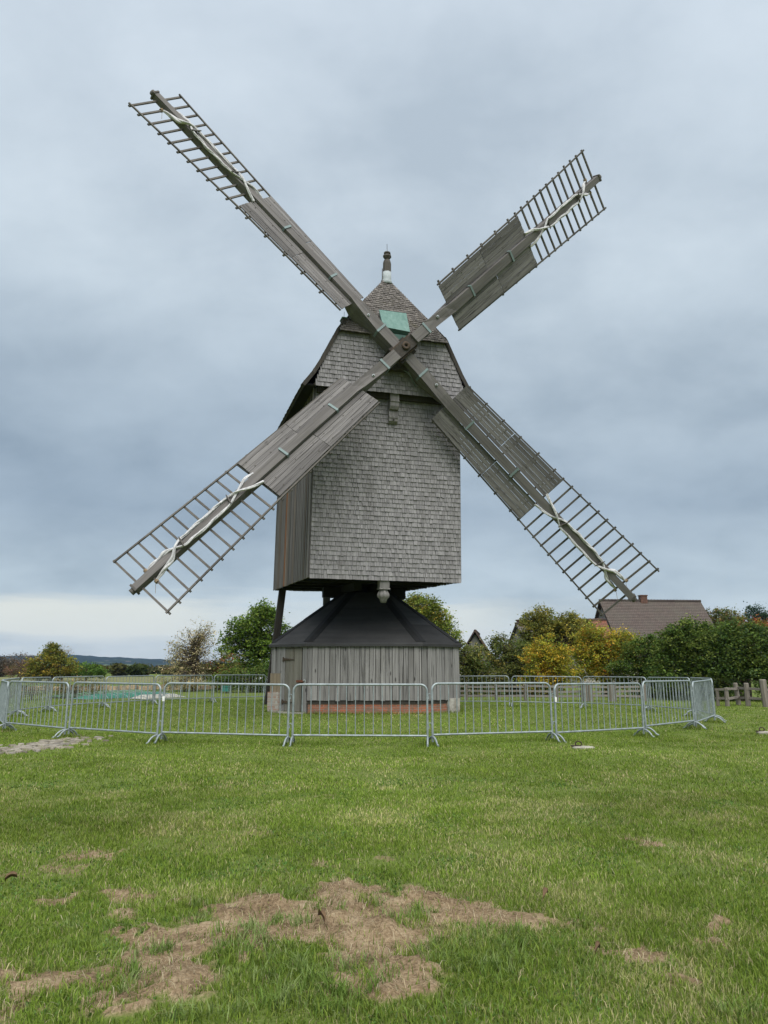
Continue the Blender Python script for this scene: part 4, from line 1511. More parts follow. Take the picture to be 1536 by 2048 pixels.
# left middle distance
Y = 80.0
tree('field_maple', 'bushy yellow green tree at left with a small tuft on top, before the blue hill', 'tree', spot(100, 1362, Y),
     [(0, zat(1330, Y), 2.5, 1.35, 5), (.2, zat(1310, Y), 1.2, .8, 3), (0, zat(1296, Y), .5, .55, 1), (-1.4, zat(1345, Y), 1.4, .9, 2), (1.6, zat(1335, Y), 1.3, 1.0, 2)], 260, 34, .36, .2,
     [(3, (.15, .13, .02)), (3, (.10, .11, .02)), (2, (.06, .08, .02)), (1, (.21, .15, .025))], .12, 37, None, .16, .3, 2)
tree('birch_tree', 'thin leafless crown of pale twigs just behind the bushy yellow green tree', 'tree', spot(122, 1362, 86), [(0, zat(1305, 86), 1.0, 1.0, 1)], 60, 3, .3, .12, BROWN, .05, 38, None, .2, 1.0, 3)
Y = 120.0
tree('field_tree', 'brown grey bare-looking tree at the far left, taller of the two', 'tree', spot(38, 1358, Y), [(0, zat(1330, Y), 2.6, 1.8, 3), (1.5, zat(1338, Y), 1.8, 1.4, 2)], 150, 26, .5, .2, [(3, (.085, .06, .04)), (2, (.11, .075, .05)), (1, (.06, .055, .03))], .12, 39, None, .16, .5, 2)
tree('field_tree', 'brown grey bare-looking tree at the left photo edge', 'tree', spot(2, 1358, 116), [(0, zat(1332, 116), 2.0, 1.6, 3)], 120, 22, .5, .2, [(3, (.07, .06, .045)), (2, (.09, .07, .05))], .12, 40, None, .16, .6, 2)
tree('hedge_bush', 'brown red low bush between the far left trees and the bushy yellow green tree', 'bush', spot(40, 1360, 92), [(0, 1.0, 2.3, .75, 3), (1.4, 1.2, 1.2, .9, 2)], 110, 24, .3, .16, [(3, (.10, .055, .035)), (2, (.07, .06, .025))], .05, 41, None, .16, .3, 2)
tree('hedge_bush', 'dark green low bush right of the bushy yellow green tree', 'bush', spot(172, 1362, 84), [(0, 1.1, 1.7, .9, 3), (1.3, .9, 1.2, .7, 2)], 110, 30, .3, .15, GREEN, .05, 42, None, .16, .3, 2)

# far wood along the foot of the hill: reads as one mass
rng = np.random.default_rng(77)
PT, CC = [], []
for i in range(150):
    Yf = rng.uniform(110, 330)
    u = rng.uniform(-420, 640)
    if u > 520: u -= 300
    x = at(u, 1336, Yf).x
    r = rng.uniform(2.2, 4.2) * (Yf / 260)
    h = 1.4 + Yf / FPX * rng.uniform(-4, 11)
    n = 260
    v = rng.normal(size=(n, 3))
    v /= np.linalg.norm(v, axis=1, keepdims=True)
    rr = rng.random(n)[:, None] ** .3
    PT.append(v * rr * np.array([r, r, h * .5]) + np.array([x, Yf, h * .45]))
    base = np.array([(.05, .07, .02), (.07, .08, .03), (.10, .08, .035), (.13, .085, .03), (.04, .06, .025), (.085, .085, .025)][rng.integers(6)])
    CC.append(base * rng.uniform(.7, 1.3, (n, 1)))
PT, CC = np.concatenate(PT), np.concatenate(CC)
PT[:, 2] = np.maximum(PT[:, 2], .2)
Vv, tri, cc = leaf_cloud(PT, .8, CC, rng)
tag(np_mesh('far_wood', Vv, tris=tri, mat=M_LEAF, col=cc), 'far-off belt of mixed autumn trees below the blue hill', 'wood', kind='stuff')

# right: orchard hedge
Y = 38.0
tree('plum_tree', 'olive green bushy tree close beside the right corner of the hut', 'tree', spot(945, 1398, Y), [(0, zat(1335, Y), 1.3, 1.1, 4), (.6, zat(1350, Y), 1.3, 1.0, 3), (-.5, zat(1315, Y), .7, .9, 2), (-.1, zat(1385, Y), 1.6, .6, 2)], 330, 36, .26, .105, OLIVE + [(3, (.05, .075, .018))], .07, 51, None, .2, .4, 2)
tree('plum_tree', 'olive green bushy tree below the chimneyed grey gable, left of the yellow tree', 'tree', spot(1030, 1398, Y + 1), [(-.3, zat(1320, Y), 1.2, 1.3, 4), (.5, zat(1335, Y), 1.3, 1.2, 3), (-.9, zat(1288, Y), .28, .55, .5), (-.1, zat(1382, Y), 1.7, .6, 2)], 340, 36, .26, .105, OLIVE + [(3, (.05, .07, .018))], .07, 52, None, .2, .4, 2)
Y = 43.0
tree('apple_tree', 'tall loose olive tree with thin upright shoots behind the yellow tree', 'tree', spot(1110, 1392, Y),
     [(0, zat(1290, Y), 1.9, 1.3, 5), (-1.0, zat(1270, Y), 1.0, 1.1, 3), (.9, zat(1262, Y), 1.1, 1.0, 3), (-1.35, zat(1238, Y), .25, .6, .5), (-.9, zat(1240, Y), .22, .6, .5), (.15, zat(1245, Y), .3, .6, .5), (1.2, zat(1242, Y), .3, .6, .6), (0, zat(1340, Y), 2.2, 1.4, 3), (-.4, zat(1252, Y), 1.3, .9, 3), (1.9, zat(1270, Y), 1.0, .9, 2), (-.5, zat(1228, Y), .35, .5, .5)], 640, 36, .26, .115,
     [(4, (.10, .105, .026)), (3, (.14, .14, .032)), (2, (.06, .078, .018)), (3, (.20, .165, .03))], .1, 53, None, .2, .5, 2)
Y = 37.0
tree('cherry_tree', 'bright yellow autumn tree with leaves down to the barriers', 'tree', spot(1095, 1400, Y), [(-.2, zat(1325, Y), .95, .95, 4), (.5, zat(1345, Y), 1.0, .8, 3), (-.1, zat(1365, Y), 1.3, .6, 3), (.3, zat(1300, Y), 1.1, .8, 2)], 300, 32, .22, .10, YELLO, .07, 54, None, .2, .4, 2)
tree('cherry_tree', 'yellow and orange autumn tree before the long tiled barn roof', 'tree', spot(1210, 1400, Y + 1), [(0, zat(1310, Y), 1.5, 1.0, 4), (.9, zat(1292, Y), .8, .6, 3), (-.8, zat(1330, Y), 1.0, 1.0, 3), (.5, zat(1350, Y), 1.5, .9, 3), (-.2, zat(1286, Y), 1.3, .85, 3), (-.7, zat(1270, Y), .8, .6, 1.5), (1.2, zat(1280, Y), .7, .5, 1)], 500, 34, .24, .10, YELLO + [(3, (.13, .14, .022))], .08, 55, None, .2, .4, 2)
Y = 36.5
tree('hazel_bush', 'mid green bush between the orange tree and the large dark bush', 'bush', spot(1300, 1402, Y), [(.3, zat(1286, Y), .4, .4, .7), (-.5, zat(1294, Y), .35, .4, .7), (0, zat(1315, Y), 1.3, 1.0, 4), (-.7, zat(1340, Y), 1.3, .9, 3), (.7, zat(1340, Y), 1.3, .9, 3), (.3, zat(1375, Y), 1.6, .8, 3)], 420, 40, .24, .10, [(4, (.045, .075, .014)), (3, (.07, .10, .02)), (2, (.03, .055, .012)), (1, (.12, .12, .025))], .06, 56, None, .2, .3, 3)
Y = 33.5
tree('hornbeam_bush', 'large dark green bush right of the orange tree, behind the right end of the barriers', 'bush', spot(1395, 1408, Y), [(-.2, zat(1252, Y), .35, .45, .8), (.55, zat(1262, Y), .4, .4, .8), (-.95, zat(1276, Y), .4, .45, .8), (-.1, zat(1285, Y), 1.2, 1.0, 4), (-.8, zat(1300, Y), 1.0, 1.0, 3), (.8, zat(1292, Y), 1.1, 1.0, 3), (.2, zat(1330, Y), 1.8, 1.2, 4), (-.7, zat(1350, Y), 1.4, 1.0, 3), (.3, zat(1378, Y), 1.7, .8, 3)], 620, 44, .25, .105, DARKG, .08, 57, None, .2, .3, 3)
tree('hornbeam_bush', 'large dark green bush behind the rough wooden fence at the right photo edge', 'bush', spot(1492, 1408, Y - 1), [(-.4, zat(1268, Y), .4, .45, .8), (.7, zat(1272, Y), .45, .4, .8), (0, zat(1296, Y), 1.3, 1.1, 4), (.6, zat(1310, Y), 1.4, 1.2, 4), (-.8, zat(1310, Y), 1.1, 1.1, 3), (-.2, zat(1350, Y), 1.8, 1.0, 4)], 560, 44, .25, .105, DARKG + [(2, (.055, .085, .03))], .08, 58, None, .2, .3, 3)
tree('hornbeam_bush', 'dark green bush cut by the right photo edge', 'bush', spot(1590, 1408, Y), [(0, zat(1310, Y), 1.5, 1.3, 4), (-.2, zat(1350, Y), 1.7, 1.1, 3)], 220, 40, .26, .10, DARKG, .08, 59, None, .2, .3, 3)
# far right trees
Y = 95.0
tree('oak_tree', 'brown green far tree in the gap between the barn roof and the right photo edge', 'tree', spot(1452, 1358, Y), [(0, zat(1238, Y), 2.6, 1.4, 4), (-1.4, zat(1250, Y), 1.6, 1.3, 3), (1.6, zat(1245, Y), 1.8, 1.2, 3), (0, zat(1275, Y), 3.2, 2.2, 3)], 260, 34, .5, .24, [(3, (.075, .085, .02)), (3, (.12, .085, .03)), (2, (.05, .07, .018))], .2, 60, None, .16, .3, 1)
tree('spruce_tree', 'dark blue green conifer at the right photo edge behind the autumn trees', 'tree', spot(1524, 1358, Y + 5), [(0, zat(1240, Y), 1.5, 2.4, 4), (.4, zat(1270, Y), 2.2, 2.2, 3), (1.6, zat(1250, Y), 1.6, 2.2, 2)], 220, 34, .5, .22, [(3, (.022, .045, .022)), (2, (.035, .06, .03))], .2, 61, None, .16, .3, 1)
Y = 70.0
tree('rowan_tree', 'red and yellow autumn tree behind the dark bush at the right photo edge', 'tree', spot(1510, 1370, Y), [(0, zat(1268, Y), 2.0, 1.1, 4), (-1.2, zat(1280, Y), 1.2, 1.0, 2), (1.3, zat(1262, Y), 1.4, 1.0, 2)], 200, 32, .4, .2, RUSTY + [(3, (.20, .15, .025)), (2, (.22, .035, .03))], .12, 62, None, .18, .3, 1, bright=1.15)

# ------------------------------------------------------------------ farm buildings behind the hedge
def make_tiles(name, c1, c2, moss):
    m_, T = new_mat(name)
    tc = T.n('ShaderNodeTexCoord')
    uv = T.n('ShaderNodeUVMap')
    br = T.n('ShaderNodeTexBrick')
    br.inputs['Scale'].default_value = 1
    br.inputs['Brick Width'].default_value = .24
    br.inputs['Row Height'].default_value = .22
    br.inputs['Mortar Size'].default_value = .018
    br.inputs['Mortar Smooth'].default_value = .6
    br.inputs['Color1'].default_value = (*c1, 1)
    br.inputs['Color2'].default_value = (*c2, 1)
    br.inputs['Mortar'].default_value = (.04, .03, .028, 1)
    T.l(uv.outputs[0], br.inputs['Vector'])
    d = T.noise(tc.outputs['Object'], .5, 6, .65)
    d2 = T.noise(tc.outputs['Object'], 3.0, 4, .7)
    c = T.mix(T.ramp(d, [(.42, 0.0), (.7, .7)]), br.outputs[0], moss)
    c = T.mix(T.ramp(d2, [(.5, 0.0), (.75, .4)]), c, tuple(k * .55 for k in c1))
    principled(T, c, .9, 0, T.math('SUBTRACT', d2, T.math('MULTIPLY', br.outputs['Fac'], 2.0)), .6, .03)
    return m_


def tile_slab(name, p00, p10, p11, p01, th, mat, parent):
    """roof plane (eave left, eave right, ridge right, ridge left) as a slab of stepped tile rows with uv in metres"""
    p00, p10, p11, p01 = map(Vector, (p00, p10, p11, p01))
    ud = (p10 - p00).normalized()
    n = ud.cross(p01 - p00).normalized()
    rows = max(2, int((p01 - p00).length / .22))
    me = bpy.data.meshes.new(name)
    vs, fs, uvs = [], [], []
    for i in range(rows):
        t0, t1 = i / rows, (i + 1) / rows
        a, b = p00 + (p01 - p00) * t0, p10 + (p11 - p10) * t0
        c, d_ = p10 + (p11 - p10) * t1, p00 + (p01 - p00) * t1
        up = .03
        q = [a + n * up, b + n * up, c + n * .004, d_ + n * .004, a - n * th, b - n * th]
        o = len(vs)
        vs += q
        fs += [(o, o + 1, o + 2, o + 3), (o + 4, o + 5, o + 1, o)]
        for f_ in fs[-2:]:
            for vi in f_:
                w = q[vi - o] - p00
                uvs.append((w.dot(ud), (w - ud * w.dot(ud)).length if vi - o < 4 else i * .22))
    o = len(vs)
    vs += [p00 - n * th, p10 - n * th, p11 - n * th, p01 - n * th]
    fs.append((o + 3, o + 2, o + 1, o))
    uvs += [(0, 0)] * 4
    me.from_pydata([tuple(v) for v in vs], [], fs)
    l = me.uv_layers.new(name='UVMap')
    for i, u_ in enumerate(uvs):
        l.data[i].uv = u_
    me.materials.append(mat)
    ob = bpy.data.objects.new(name, me)
    COL.objects.link(ob)
    ob.parent = parent
    return ob


M_TILE = make_tiles('brown_tiles', (.105, .082, .073), (.135, .105, .093), (.11, .102, .082))
M_TILER = make_tiles('red_tiles', (.27, .10, .06), (.22, .09, .06), (.15, .10, .07))
M_TILEG = make_tiles('grey_tiles', (.14, .13, .115), (.17, .155, .14), (.13, .125, .095))
M_CHIMNEY = plain('chimney_brick', (.11, .06, .045), .9, 0, .35, 6, .5, .02)
M_GABLE = wood('gable_board', (.16, .155, .15), (.30, .295, .285), 'Z', .3, .8)
M_PLINTHW = plain('pale_wall', (.40, .37, .33), .95, 0, .2, 4)


def house(name, label, A, axis_deg, length, width, eave, ridge, tile, gable_mat, wall_mat, chimney=None, hip=0.0, group=None, red_verge=None):
    """gabled house: A = middle of the near left ridge end in plan, ridge runs along axis_deg"""
    root = thing(name, label, 'house', (A[0], A[1], 0), math.radians(axis_deg), group)
    h = width / 2
    mb = MB()
    mb.box2((.15, -h + .3, 0), (length - .15, h - .3, eave))
    mb.build('wall', wall_mat, root)
    for x in (0.15, length - .45):
        mb = MB()
        mb.prism([(x, -h + .3, eave - .1), (x, h - .3, eave - .1), (x, 0.0, ridge - .12)], (.3, 0, 0))
        # board joints stand proud on the gable
        sgn = -1 if x < 1 else 1
        xx = x - .012 if x < 1 else x + .3
        yy = -h + .4
        while yy < h - .45:
            zt = eave - .1 + (ridge - eave) * (1 - abs(yy) / (h - .3)) - .08
            if zt > eave:
                mb.box2((xx - .012, yy, eave - .08), (xx + .024, yy + .13, zt))
            yy += .26
        mb.build('gable', gable_mat, root)
    e = .35
    k = (ridge - eave) / h
    tile_slab('roof', (-.2, -h - e, eave - e * k), (length + .2 + hip, -h - e, eave - e * k), (length + .2, 0, ridge), (-.2, 0, ridge), .14, tile, root)
    tile_slab('roof', (length + .2 + hip, h + e, eave - e * k), (-.2, h + e, eave - e * k), (-.2, 0, ridge), (length + .2, 0, ridge), .14, tile, root)
    mb = MB()
    nr_ = int(length / .33)
    for i in range(nr_):
        x0 = -.2 + (length + .4) * i / nr_
        mb.tube([(x0, 0, ridge + .0), (x0 + (length + .4) / nr_ + .02, 0, ridge + .02)], [.13, .15], 8)
    mb.build('ridge_tiles', tile if red_verge is None else red_verge, root)
    if red_verge is not None:
        for s in (-1, 1):
            mb = MB()
            mb.beam((-.25, s * (h + e), eave - e * k + .05), (-.25, 0, ridge + .05), .3, .12, (0, 0, 1))
            mb.build('verge_tiles', red_verge, root)
    if chimney:
        mb = MB()
        cx, cw, ch = chimney
        mb.box((cx, 0, ridge + ch / 2 - .5), (cw, cw * .8, ch + 1))
        mb.box((cx, 0, ridge + ch + .04), (cw + .1, cw * .8 + .1, .1))
        mb.build('chimney', M_CHIMNEY, root)
    return root


Y = 76.0
pL, pR = at(1202, 1201, Y), at(1397, 1203, Y + 1)
house('barn', 'long barn with big brown tiled roof and brick chimney behind the hedge', (pL.x, Y), math.degrees(math.atan2(1, pR.x - pL.x)), (pR - pL).length, 9.6, pL.z - 5.4, pL.z, M_TILE, M_GABLE, M_PLINTHW, ((at(1289, 1197, Y).x - pL.x), .7, .5), 0)
Y = 73.5
p0, p1 = at(1140, 1240, Y), at(1208, 1241, Y)
house('farm_shed', 'low orange red tiled roof leaning against the left end of the long barn', (p0.x, Y), 0, (p1 - p0).length, 6.0, p0.z - 3.2, p0.z, M_TILER, M_GABLE, M_PLINTHW)
Y = 70.0
p0 = at(950, 1262, Y)
house('farm_house', 'small grey boarded gable with a red tiled roof edge, just right of the hut', (p0.x, Y), 80, 7.0, 4.4, p0.z - 3.6, p0.z, M_TILEG, M_GABLE, M_PLINTHW, None, 0, None, M_TILER)
Y = 84.0
p0 = at(1034, 1247, Y)
house('farm_house', 'grey boarded house with a chimney stub half hidden behind the olive trees', (p0.x, Y), 28, 9.0, 6.6, p0.z - 4.6, p0.z, M_TILEG, M_GABLE, M_PLINTHW, (.5, .7, .35))

# ------------------------------------------------------------------ wooden fences
def fence(name, label, posts, rails, rail_mat, pw, group=None):
    """posts: (x, y, height, width, lean); rails: z heights; each post and rail a part"""
    root = thing(name, label, 'fence', (posts[0][0], posts[0][1], 0))
    o = Vector((posts[0][0], posts[0][1], 0))
    fr = random.Random(len(posts))
    for (x, y, h, w, ln) in posts:
        mb = MB()
        b = Vector((x, y, -.1)) - o
        t = Vector((x + ln, y, h)) - o
        mb.tube([b, (b + t) / 2 + Vector((fr.uniform(-.01, .01), 0, 0)), t - Vector((0, 0, .03)), t], [w * .55, w * .52, w * .5, w * .38], 7, 0, True, False)
        mb.build('post', M_FENCE, root)
    for z in rails:
        for (a, b) in zip(posts, posts[1:]):
            mb = MB()
            p, q = Vector((a[0], a[1] - .02, z + fr.uniform(-.03, .03))) - o, Vector((b[0], b[1] - .02, z + fr.uniform(-.03, .03))) - o
            d_ = (q - p).normalized() * .08
            mb.beam(p - d_, q + d_, .045, .085, (0, 0, 1))
            mb.build('rail', rail_mat, root)
    return root


def fp(u, v, h, w, ln=0.0):
    x, y = gnd(u, v)
    return (x, y, h, w, ln)


fence('rail_fence', 'rough post and rail fence before the dark bushes at the right photo edge', [fp(1436, 1412, .62, .12, .02), fp(1455, 1413, .68, .15, .0), fp(1478, 1410, .83, .17, -.07), fp(1497, 1412, .84, .18, -.01), fp(1534, 1414, .98, .24, -.06), fp(1590, 1414, .9, .2, 0)], (.28, .62), M_RAIL, .1)
fence('paddock_fence', 'grey three-rail paddock fence behind the back row of barriers right of the hut',
      [(at(u, 1400, 33.5).x, 33.5 - .004 * (u - 900), .70 if k else .78, .13, 0) for k, u in enumerate((898, 932, 990, 1046, 1105, 1160))], (.2, .40, .60), M_RAIL, .1)
fence('paddock_gate_fence', 'grey rail fence with thick brown gate posts behind the back barriers below the yellow trees',
      [(at(u, 1400, 32.3).x, 32.3, h, w, 0) for u, h, w in ((1169, .82, .26), (1181, .82, .24), (1224, .78, .34), (1290, .7, .16))], (.22, .42, .60), M_RAIL, .1)

# ------------------------------------------------------------------ fields, netted beds and odds and ends on the left
def sheet(name, pts, z, mat, kind='structure'):
    mb = MB()
    mb.add([(x, y, z) for x, y in pts], [tuple(range(len(pts)))])
    return tag(mb.build(name, mat), kind=kind)


M_FIELD = plain('stubble_field', (.21, .19, .105), .95, 0, .25, .3, 0.3, .05, .1, (.17, .19, .075))
M_FIELD2 = plain('green_field', (.085, .13, .035), .95, 0, .25, .4, .3, .05, .1)
sheet('field', [(-70, 52), (-11, 46), (-9.5, 60), (-80, 72)], .004, M_FIELD2)
sheet('field', [(-140, 95), (-12, 72), (-12, 118), (-160, 130)], .004, M_FIELD)


def net_bed(label, pts, h, mat, stakes=True):
    """low hooped bed under netting between two end points with a width"""
    (x0, y0), (x1, y1), w = pts
    a, b = Vector((x0, y0, 0)), Vector((x1, y1, 0))
    d_ = (b - a)
    L = d_.length
    d_.normalize()
    n = Vector((-d_.y, d_.x, 0))
    root = thing('netted_bed', label, 'garden bed', a, 0, 'netted garden beds')
    vs, fs = [], []
    N, K = 40, 7
    for i in range(N + 1):
        s = i / N
        hh = h * (1 + .1 * math.sin(i * 1.9)) * min(1, .05 + 6 * s, .05 + 6 * (1 - s))
        for k in range(K):
            t = math.pi * k / (K - 1)
            p = d_ * (L * s) + n * (-math.cos(t) * w / 2) + Vector((0, 0, .01 + hh * math.sin(t)))
            vs.append(p)
    for i in range(N):
        for k in range(K - 1):
            fs.append((i * K + k, i * K + k + 1, (i + 1) * K + k + 1, (i + 1) * K + k))
    mb = MB()
    mb.add(vs, fs, 0, True)
    mb.build('net', mat, root, recalc=False)
    mb = MB()
    for i in range(0, N + 1, 4):
        mb.tube([vs[i * K + k] * 1.0 + Vector((0, 0, .006)) for k in range(K)], .012, 5)
    mb.build('hoops', M_STEEL, root)
    return root


M_NET = plain('green_netting', (.035, .15, .105), .8, 0, .25, 3, .4, .02)
M_NET2 = plain('dull_netting', (.07, .15, .075), .85, 0, .25, 3, .4, .02)
M_FLEECE = plain('white_fleece', (.36, .35, .30), .9, 0, .2, 2, .4, .02)
net_bed('bright green netted bed, nearest to the barriers, left of the half bare tree', ((-13.8, 34.3), (-11.0, 39.5), 1.3), .20, M_NET)
net_bed('dull green netted bed behind the bright green one', ((-15.6, 36.0), (-13.2, 43.0), 1.5), .20, M_NET2)
net_bed('white fleece covered bed between the bright netting and the half bare tree', ((-11.3, 34.6), (-10.0, 37.2), .9), .16, M_FLEECE)
mb = MB()
for i in range(22):
    x, y = -22 + i * .55, 47 + .12 * i
    mb.box((x, y, .12 + .03 * (i % 3)), (.5, .5, .26), Matrix.Rotation(i * .7, 3, 'Z'))
tag(mb.build('straw_heap', plain('straw', (.38, .29, .19), .95, 0, .3, 5, .8, .05)), 'pale tan row of dry straw behind the netted beds', 'straw heap')
p = at(452, 1378, 42)
r = thing('feeder_box', 'small teal green box on a thin post before the dark bush', 'box', (p.x, 42, 0))
mb = MB()
mb.box((0, 0, p.z), (.34, .26, .26))
mb.box((0, 0, p.z + .15), (.42, .34, .04))
mb.build('box', plain('teal_paint', (.04, .19, .16), .6), r)
mb = MB()
mb.tube([(0.05, 0, -.05), (.05, 0, p.z - .12)], .03, 6)
mb.build('post', M_FENCE, r)
p = at(524, 1382, 45.6)
mb = MB()
mb.lathe([(.05, -.5), (.40, -.5), (.45, -.44), (.45, .44), (.40, .5), (.05, .5)], 20, (p.x, 45.6, .42), 0, True, 0, 8, Matrix.Rotation(math.pi / 2, 3, 'Y'))
tag(mb.build('wrapped_bale', plain('white_wrap', (.72, .74, .74), .45, 0, .12, 6, .3, .02)), 'white wrapped bale among the dark bushes just left of the hut', 'bale')

# ------------------------------------------------------------------ the hill
prof = [(-900, 1322), (-500, 1318), (-200, 1312), (0, 1313), (60, 1311.5), (100, 1312), (150, 1309.5), (175, 1311), (205, 1313.5), (240, 1314.5), (290, 1317), (335, 1320), (420, 1324), (520, 1329), (700, 1331), (1000, 1330), (1500, 1326), (2200, 1322)]
us = np.linspace(-900, 2200, 420)
pv = np.interp(us, [a for a, _ in prof], [b for _, b in prof])
Yh = 2600.0
rowsY = [1500, 1800, 2100, 2350, 2500, 2600, 2800, 3300]
fr_ = [0, .10, .34, .70, .9, 1.0, .85, 0]
Vh = []
for Yr, f in zip(rowsY, fr_):
    for u, v in zip(us, pv):
        q = at(u, v, Yh)
        z = max(0, q.z) * f + (fbm(np.array([u * .15]), np.array([Yr * .01]), 4)[0] - .5) * 9 * (f > .05)
        Vh.append((q.x * Yr / Yh if False else q.x, Yr, z - (3 if f == 0 else 0)))
nu = len(us)
ii = np.arange(len(rowsY) * nu).reshape(len(rowsY), nu)
Qh = np.stack([ii[:-1, :-1].ravel(), ii[:-1, 1:].ravel(), ii[1:, 1:].ravel(), ii[1:, :-1].ravel()], 1)
m_h, T = new_mat('wooded_hill')
tcn = T.n('ShaderNodeTexCoord')
ha = T.noise(T.mapping(tcn.outputs['Object'], (.003, .003, .02)), 1.0, 4, .6)
hb_ = T.noise(T.mapping(tcn.outputs['Object'], (.03, .03, .03)), 1.0, 5, .65)
hc = T.mix(T.ramp(ha, [(.58, 0.0), (.62, 1.0)]), T.ramp(hb_, [(.35, (.010, .018, .012)), (.65, (.022, .034, .018))]), (.10, .125, .055))
principled(T, hc, 1, 0, hb_, 1, 6, 0)
tag(np_mesh('hill', np.array(Vh), quads=Qh, mat=m_h, smooth=True), kind='structure')
for (u, v, Yb, lab) in ((214, 1326, 2300, 'tiny white farmhouse on the far hill, left one of two'), (256, 1328, 2300, 'tiny white farmhouse on the far hill, right one of two')):
    q = at(u, v, Yb)
    r = thing('hill_house', lab, 'house', (q.x, Yb, q.z - 4))
    mb = MB()
    mb.box((0, 0, 2), (16, 9, 12))
    mb.build('wall', plain('white_render', (.8, .8, .78), .8), r)
    mb = MB()
    mb.prism([(-8.6, -5.2, 8), (-8.6, 5.2, 8), (-8.6, 0, 12.5)], (17.2, 0, 0))
    mb.build('roof', M_TILEG, r)

# ------------------------------------------------------------------ grass: individual blades near, thinner farther off
def blades(x, y, h, w, lean, col, rng):
    n = len(x)
    z = ground_h(x, y) - .004
    az = rng.uniform(0, 2 * np.pi, n)
    fx, fy = np.cos(az), np.sin(az)
    la = az + np.pi / 2 + rng.normal(0, .5, n)
    lx, ly = np.cos(la) * lean * h, np.sin(la) * lean * h
    hw = w / 2
    Vb = np.empty((n, 5, 3))
    Vb[:, 0] = np.stack([x - fx * hw, y - fy * hw, z], 1)
    Vb[:, 1] = np.stack([x + fx * hw, y + fy * hw, z], 1)
    mz = h * .55 * (1 - .12 * lean)
    Vb[:, 2] = np.stack([x + fx * hw * .8 + lx * .32, y + fy * hw * .8 + ly * .32, z + mz], 1)
    Vb[:, 3] = np.stack([x - fx * hw * .8 + lx * .32, y - fy * hw * .8 + ly * .32, z + mz], 1)
    tz = h * np.sqrt(np.clip(1 - (lean * .85) ** 2, .05, 1))
    Vb[:, 4] = np.stack([x + lx, y + ly, z + tz], 1)
    return Vb.reshape(-1, 3), np.repeat(col, 5, 0)


rng = np.random.default_rng(5)
VB, CB = [], []


def field_pts(n, y0, y1, marg=1.12, margin=False):
    # uniform per area over the visible wedge
    yy = np.sqrt(rng.uniform(y0 ** 2, y1 ** 2, n))
    xx = rng.uniform(-1, 1, n) * yy * .535 * marg
    if margin:      # the lawn goes on beside and below what the camera frames
        k = int(n * .55)
        y2 = rng.uniform(max(.6, y0 - 2.2 * (y0 < 4)), y1, k)
        side = rng.choice([-1, 1], k)
        x2 = side * (y2 * .535 * marg + rng.uniform(0, 3.2, k))
        low = rng.random(k) < (.35 if y0 < 4 else 0)
        x2 = np.where(low, rng.uniform(-3.5, 3.5, k), x2)
        y2 = np.where(low, rng.uniform(.4, y0, k), y2)
        xx, yy = np.concatenate([xx, x2]), np.concatenate([yy, y2])
    return xx, yy


def lawn_col(x, y, n):
    pal = np.array([(.145, .225, .028), (.175, .262, .033), (.21, .285, .045), (.29, .305, .095), (.42, .38, .20), (.12, .18, .034)])
    big = fbm(x * .35, y * .35, 41, 3)
    med = fbm(x * 1.6, y * 1.6, 47, 3)
    dry = np.clip((med - .42) * 3.0, 0, 1) * .5 + .09
    far = np.clip((y - 9) / 5, 0, 1)
    dry = dry * (1 - .55 * far)
    r = rng.random(n)
    i = np.where(r < dry * .55, 4, np.where(r < dry, 3, rng.choice([0, 1, 2, 5], n, p=[.32, .32, .22, .14])))
    c = pal[i] * rng.uniform(.72, 1.25, n)[:, None]
    hue = np.clip((fbm(x * .55, y * .9, 83, 3) - .42) * 2.6, 0, 1)[:, None] * .24
    c = c * (1 - hue) + c * np.array([1.28, 1.08, 1.15]) * hue
    return c * (1 + (big - .5) * .75 + (med - .5) * .3)[:, None]


for (n, y0, y1, h0, h1, w) in ((170000, 2.9, 5.2, .016, .05, .0042), (210000, 5.2, 9, .018, .048, .0058), (230000, 9, 17, .02, .046, .0095), (170000, 17, 34, .022, .045, .018)):
    x, y = field_pts(n, y0, y1, margin=True)
    n = len(x)
    sm = soil_mask(x, y)
    patch = fbm(x * 2.2, y * 2.2, 61, 3)
    keep = (rng.random(n) > np.clip(sm * 1.25 - .08, 0, .95)) & (rng.random(n) < .45 + 1.3 * np.clip(patch - .25, 0, .5)) & ~((np.abs(x - CX) < 3.0) & (np.abs(y - CY) < 3.0))
    # thin over the cobbles
    tpx = np.clip(((x - c0[0]) * (c1[0] - c0[0]) + (y - c0[1]) * (c1[1] - c0[1])) / ((c1[0] - c0[0]) ** 2 + (c1[1] - c0[1]) ** 2), 0, 1)
    dc = np.hypot(x - c0[0] - tpx * (c1[0] - c0[0]), y - c0[1] - tpx * (c1[1] - c0[1]))
    keep &= ~((dc < 1.0 * (1.1 - .6 * tpx)) & (rng.random(n) < .3))
    x, y, patch = x[keep], y[keep], patch[keep]
    n = len(x)
    hh = rng.uniform(h0, h1, n) * (.65 + .8 * patch)
    ln = rng.uniform(.15, .95, n)
    v_, c_ = blades(x, y, hh, np.full(n, w) * rng.uniform(.7, 1.3, n), ln, lawn_col(x, y, n), rng)
    VB.append(v_)
    CB.append(c_)

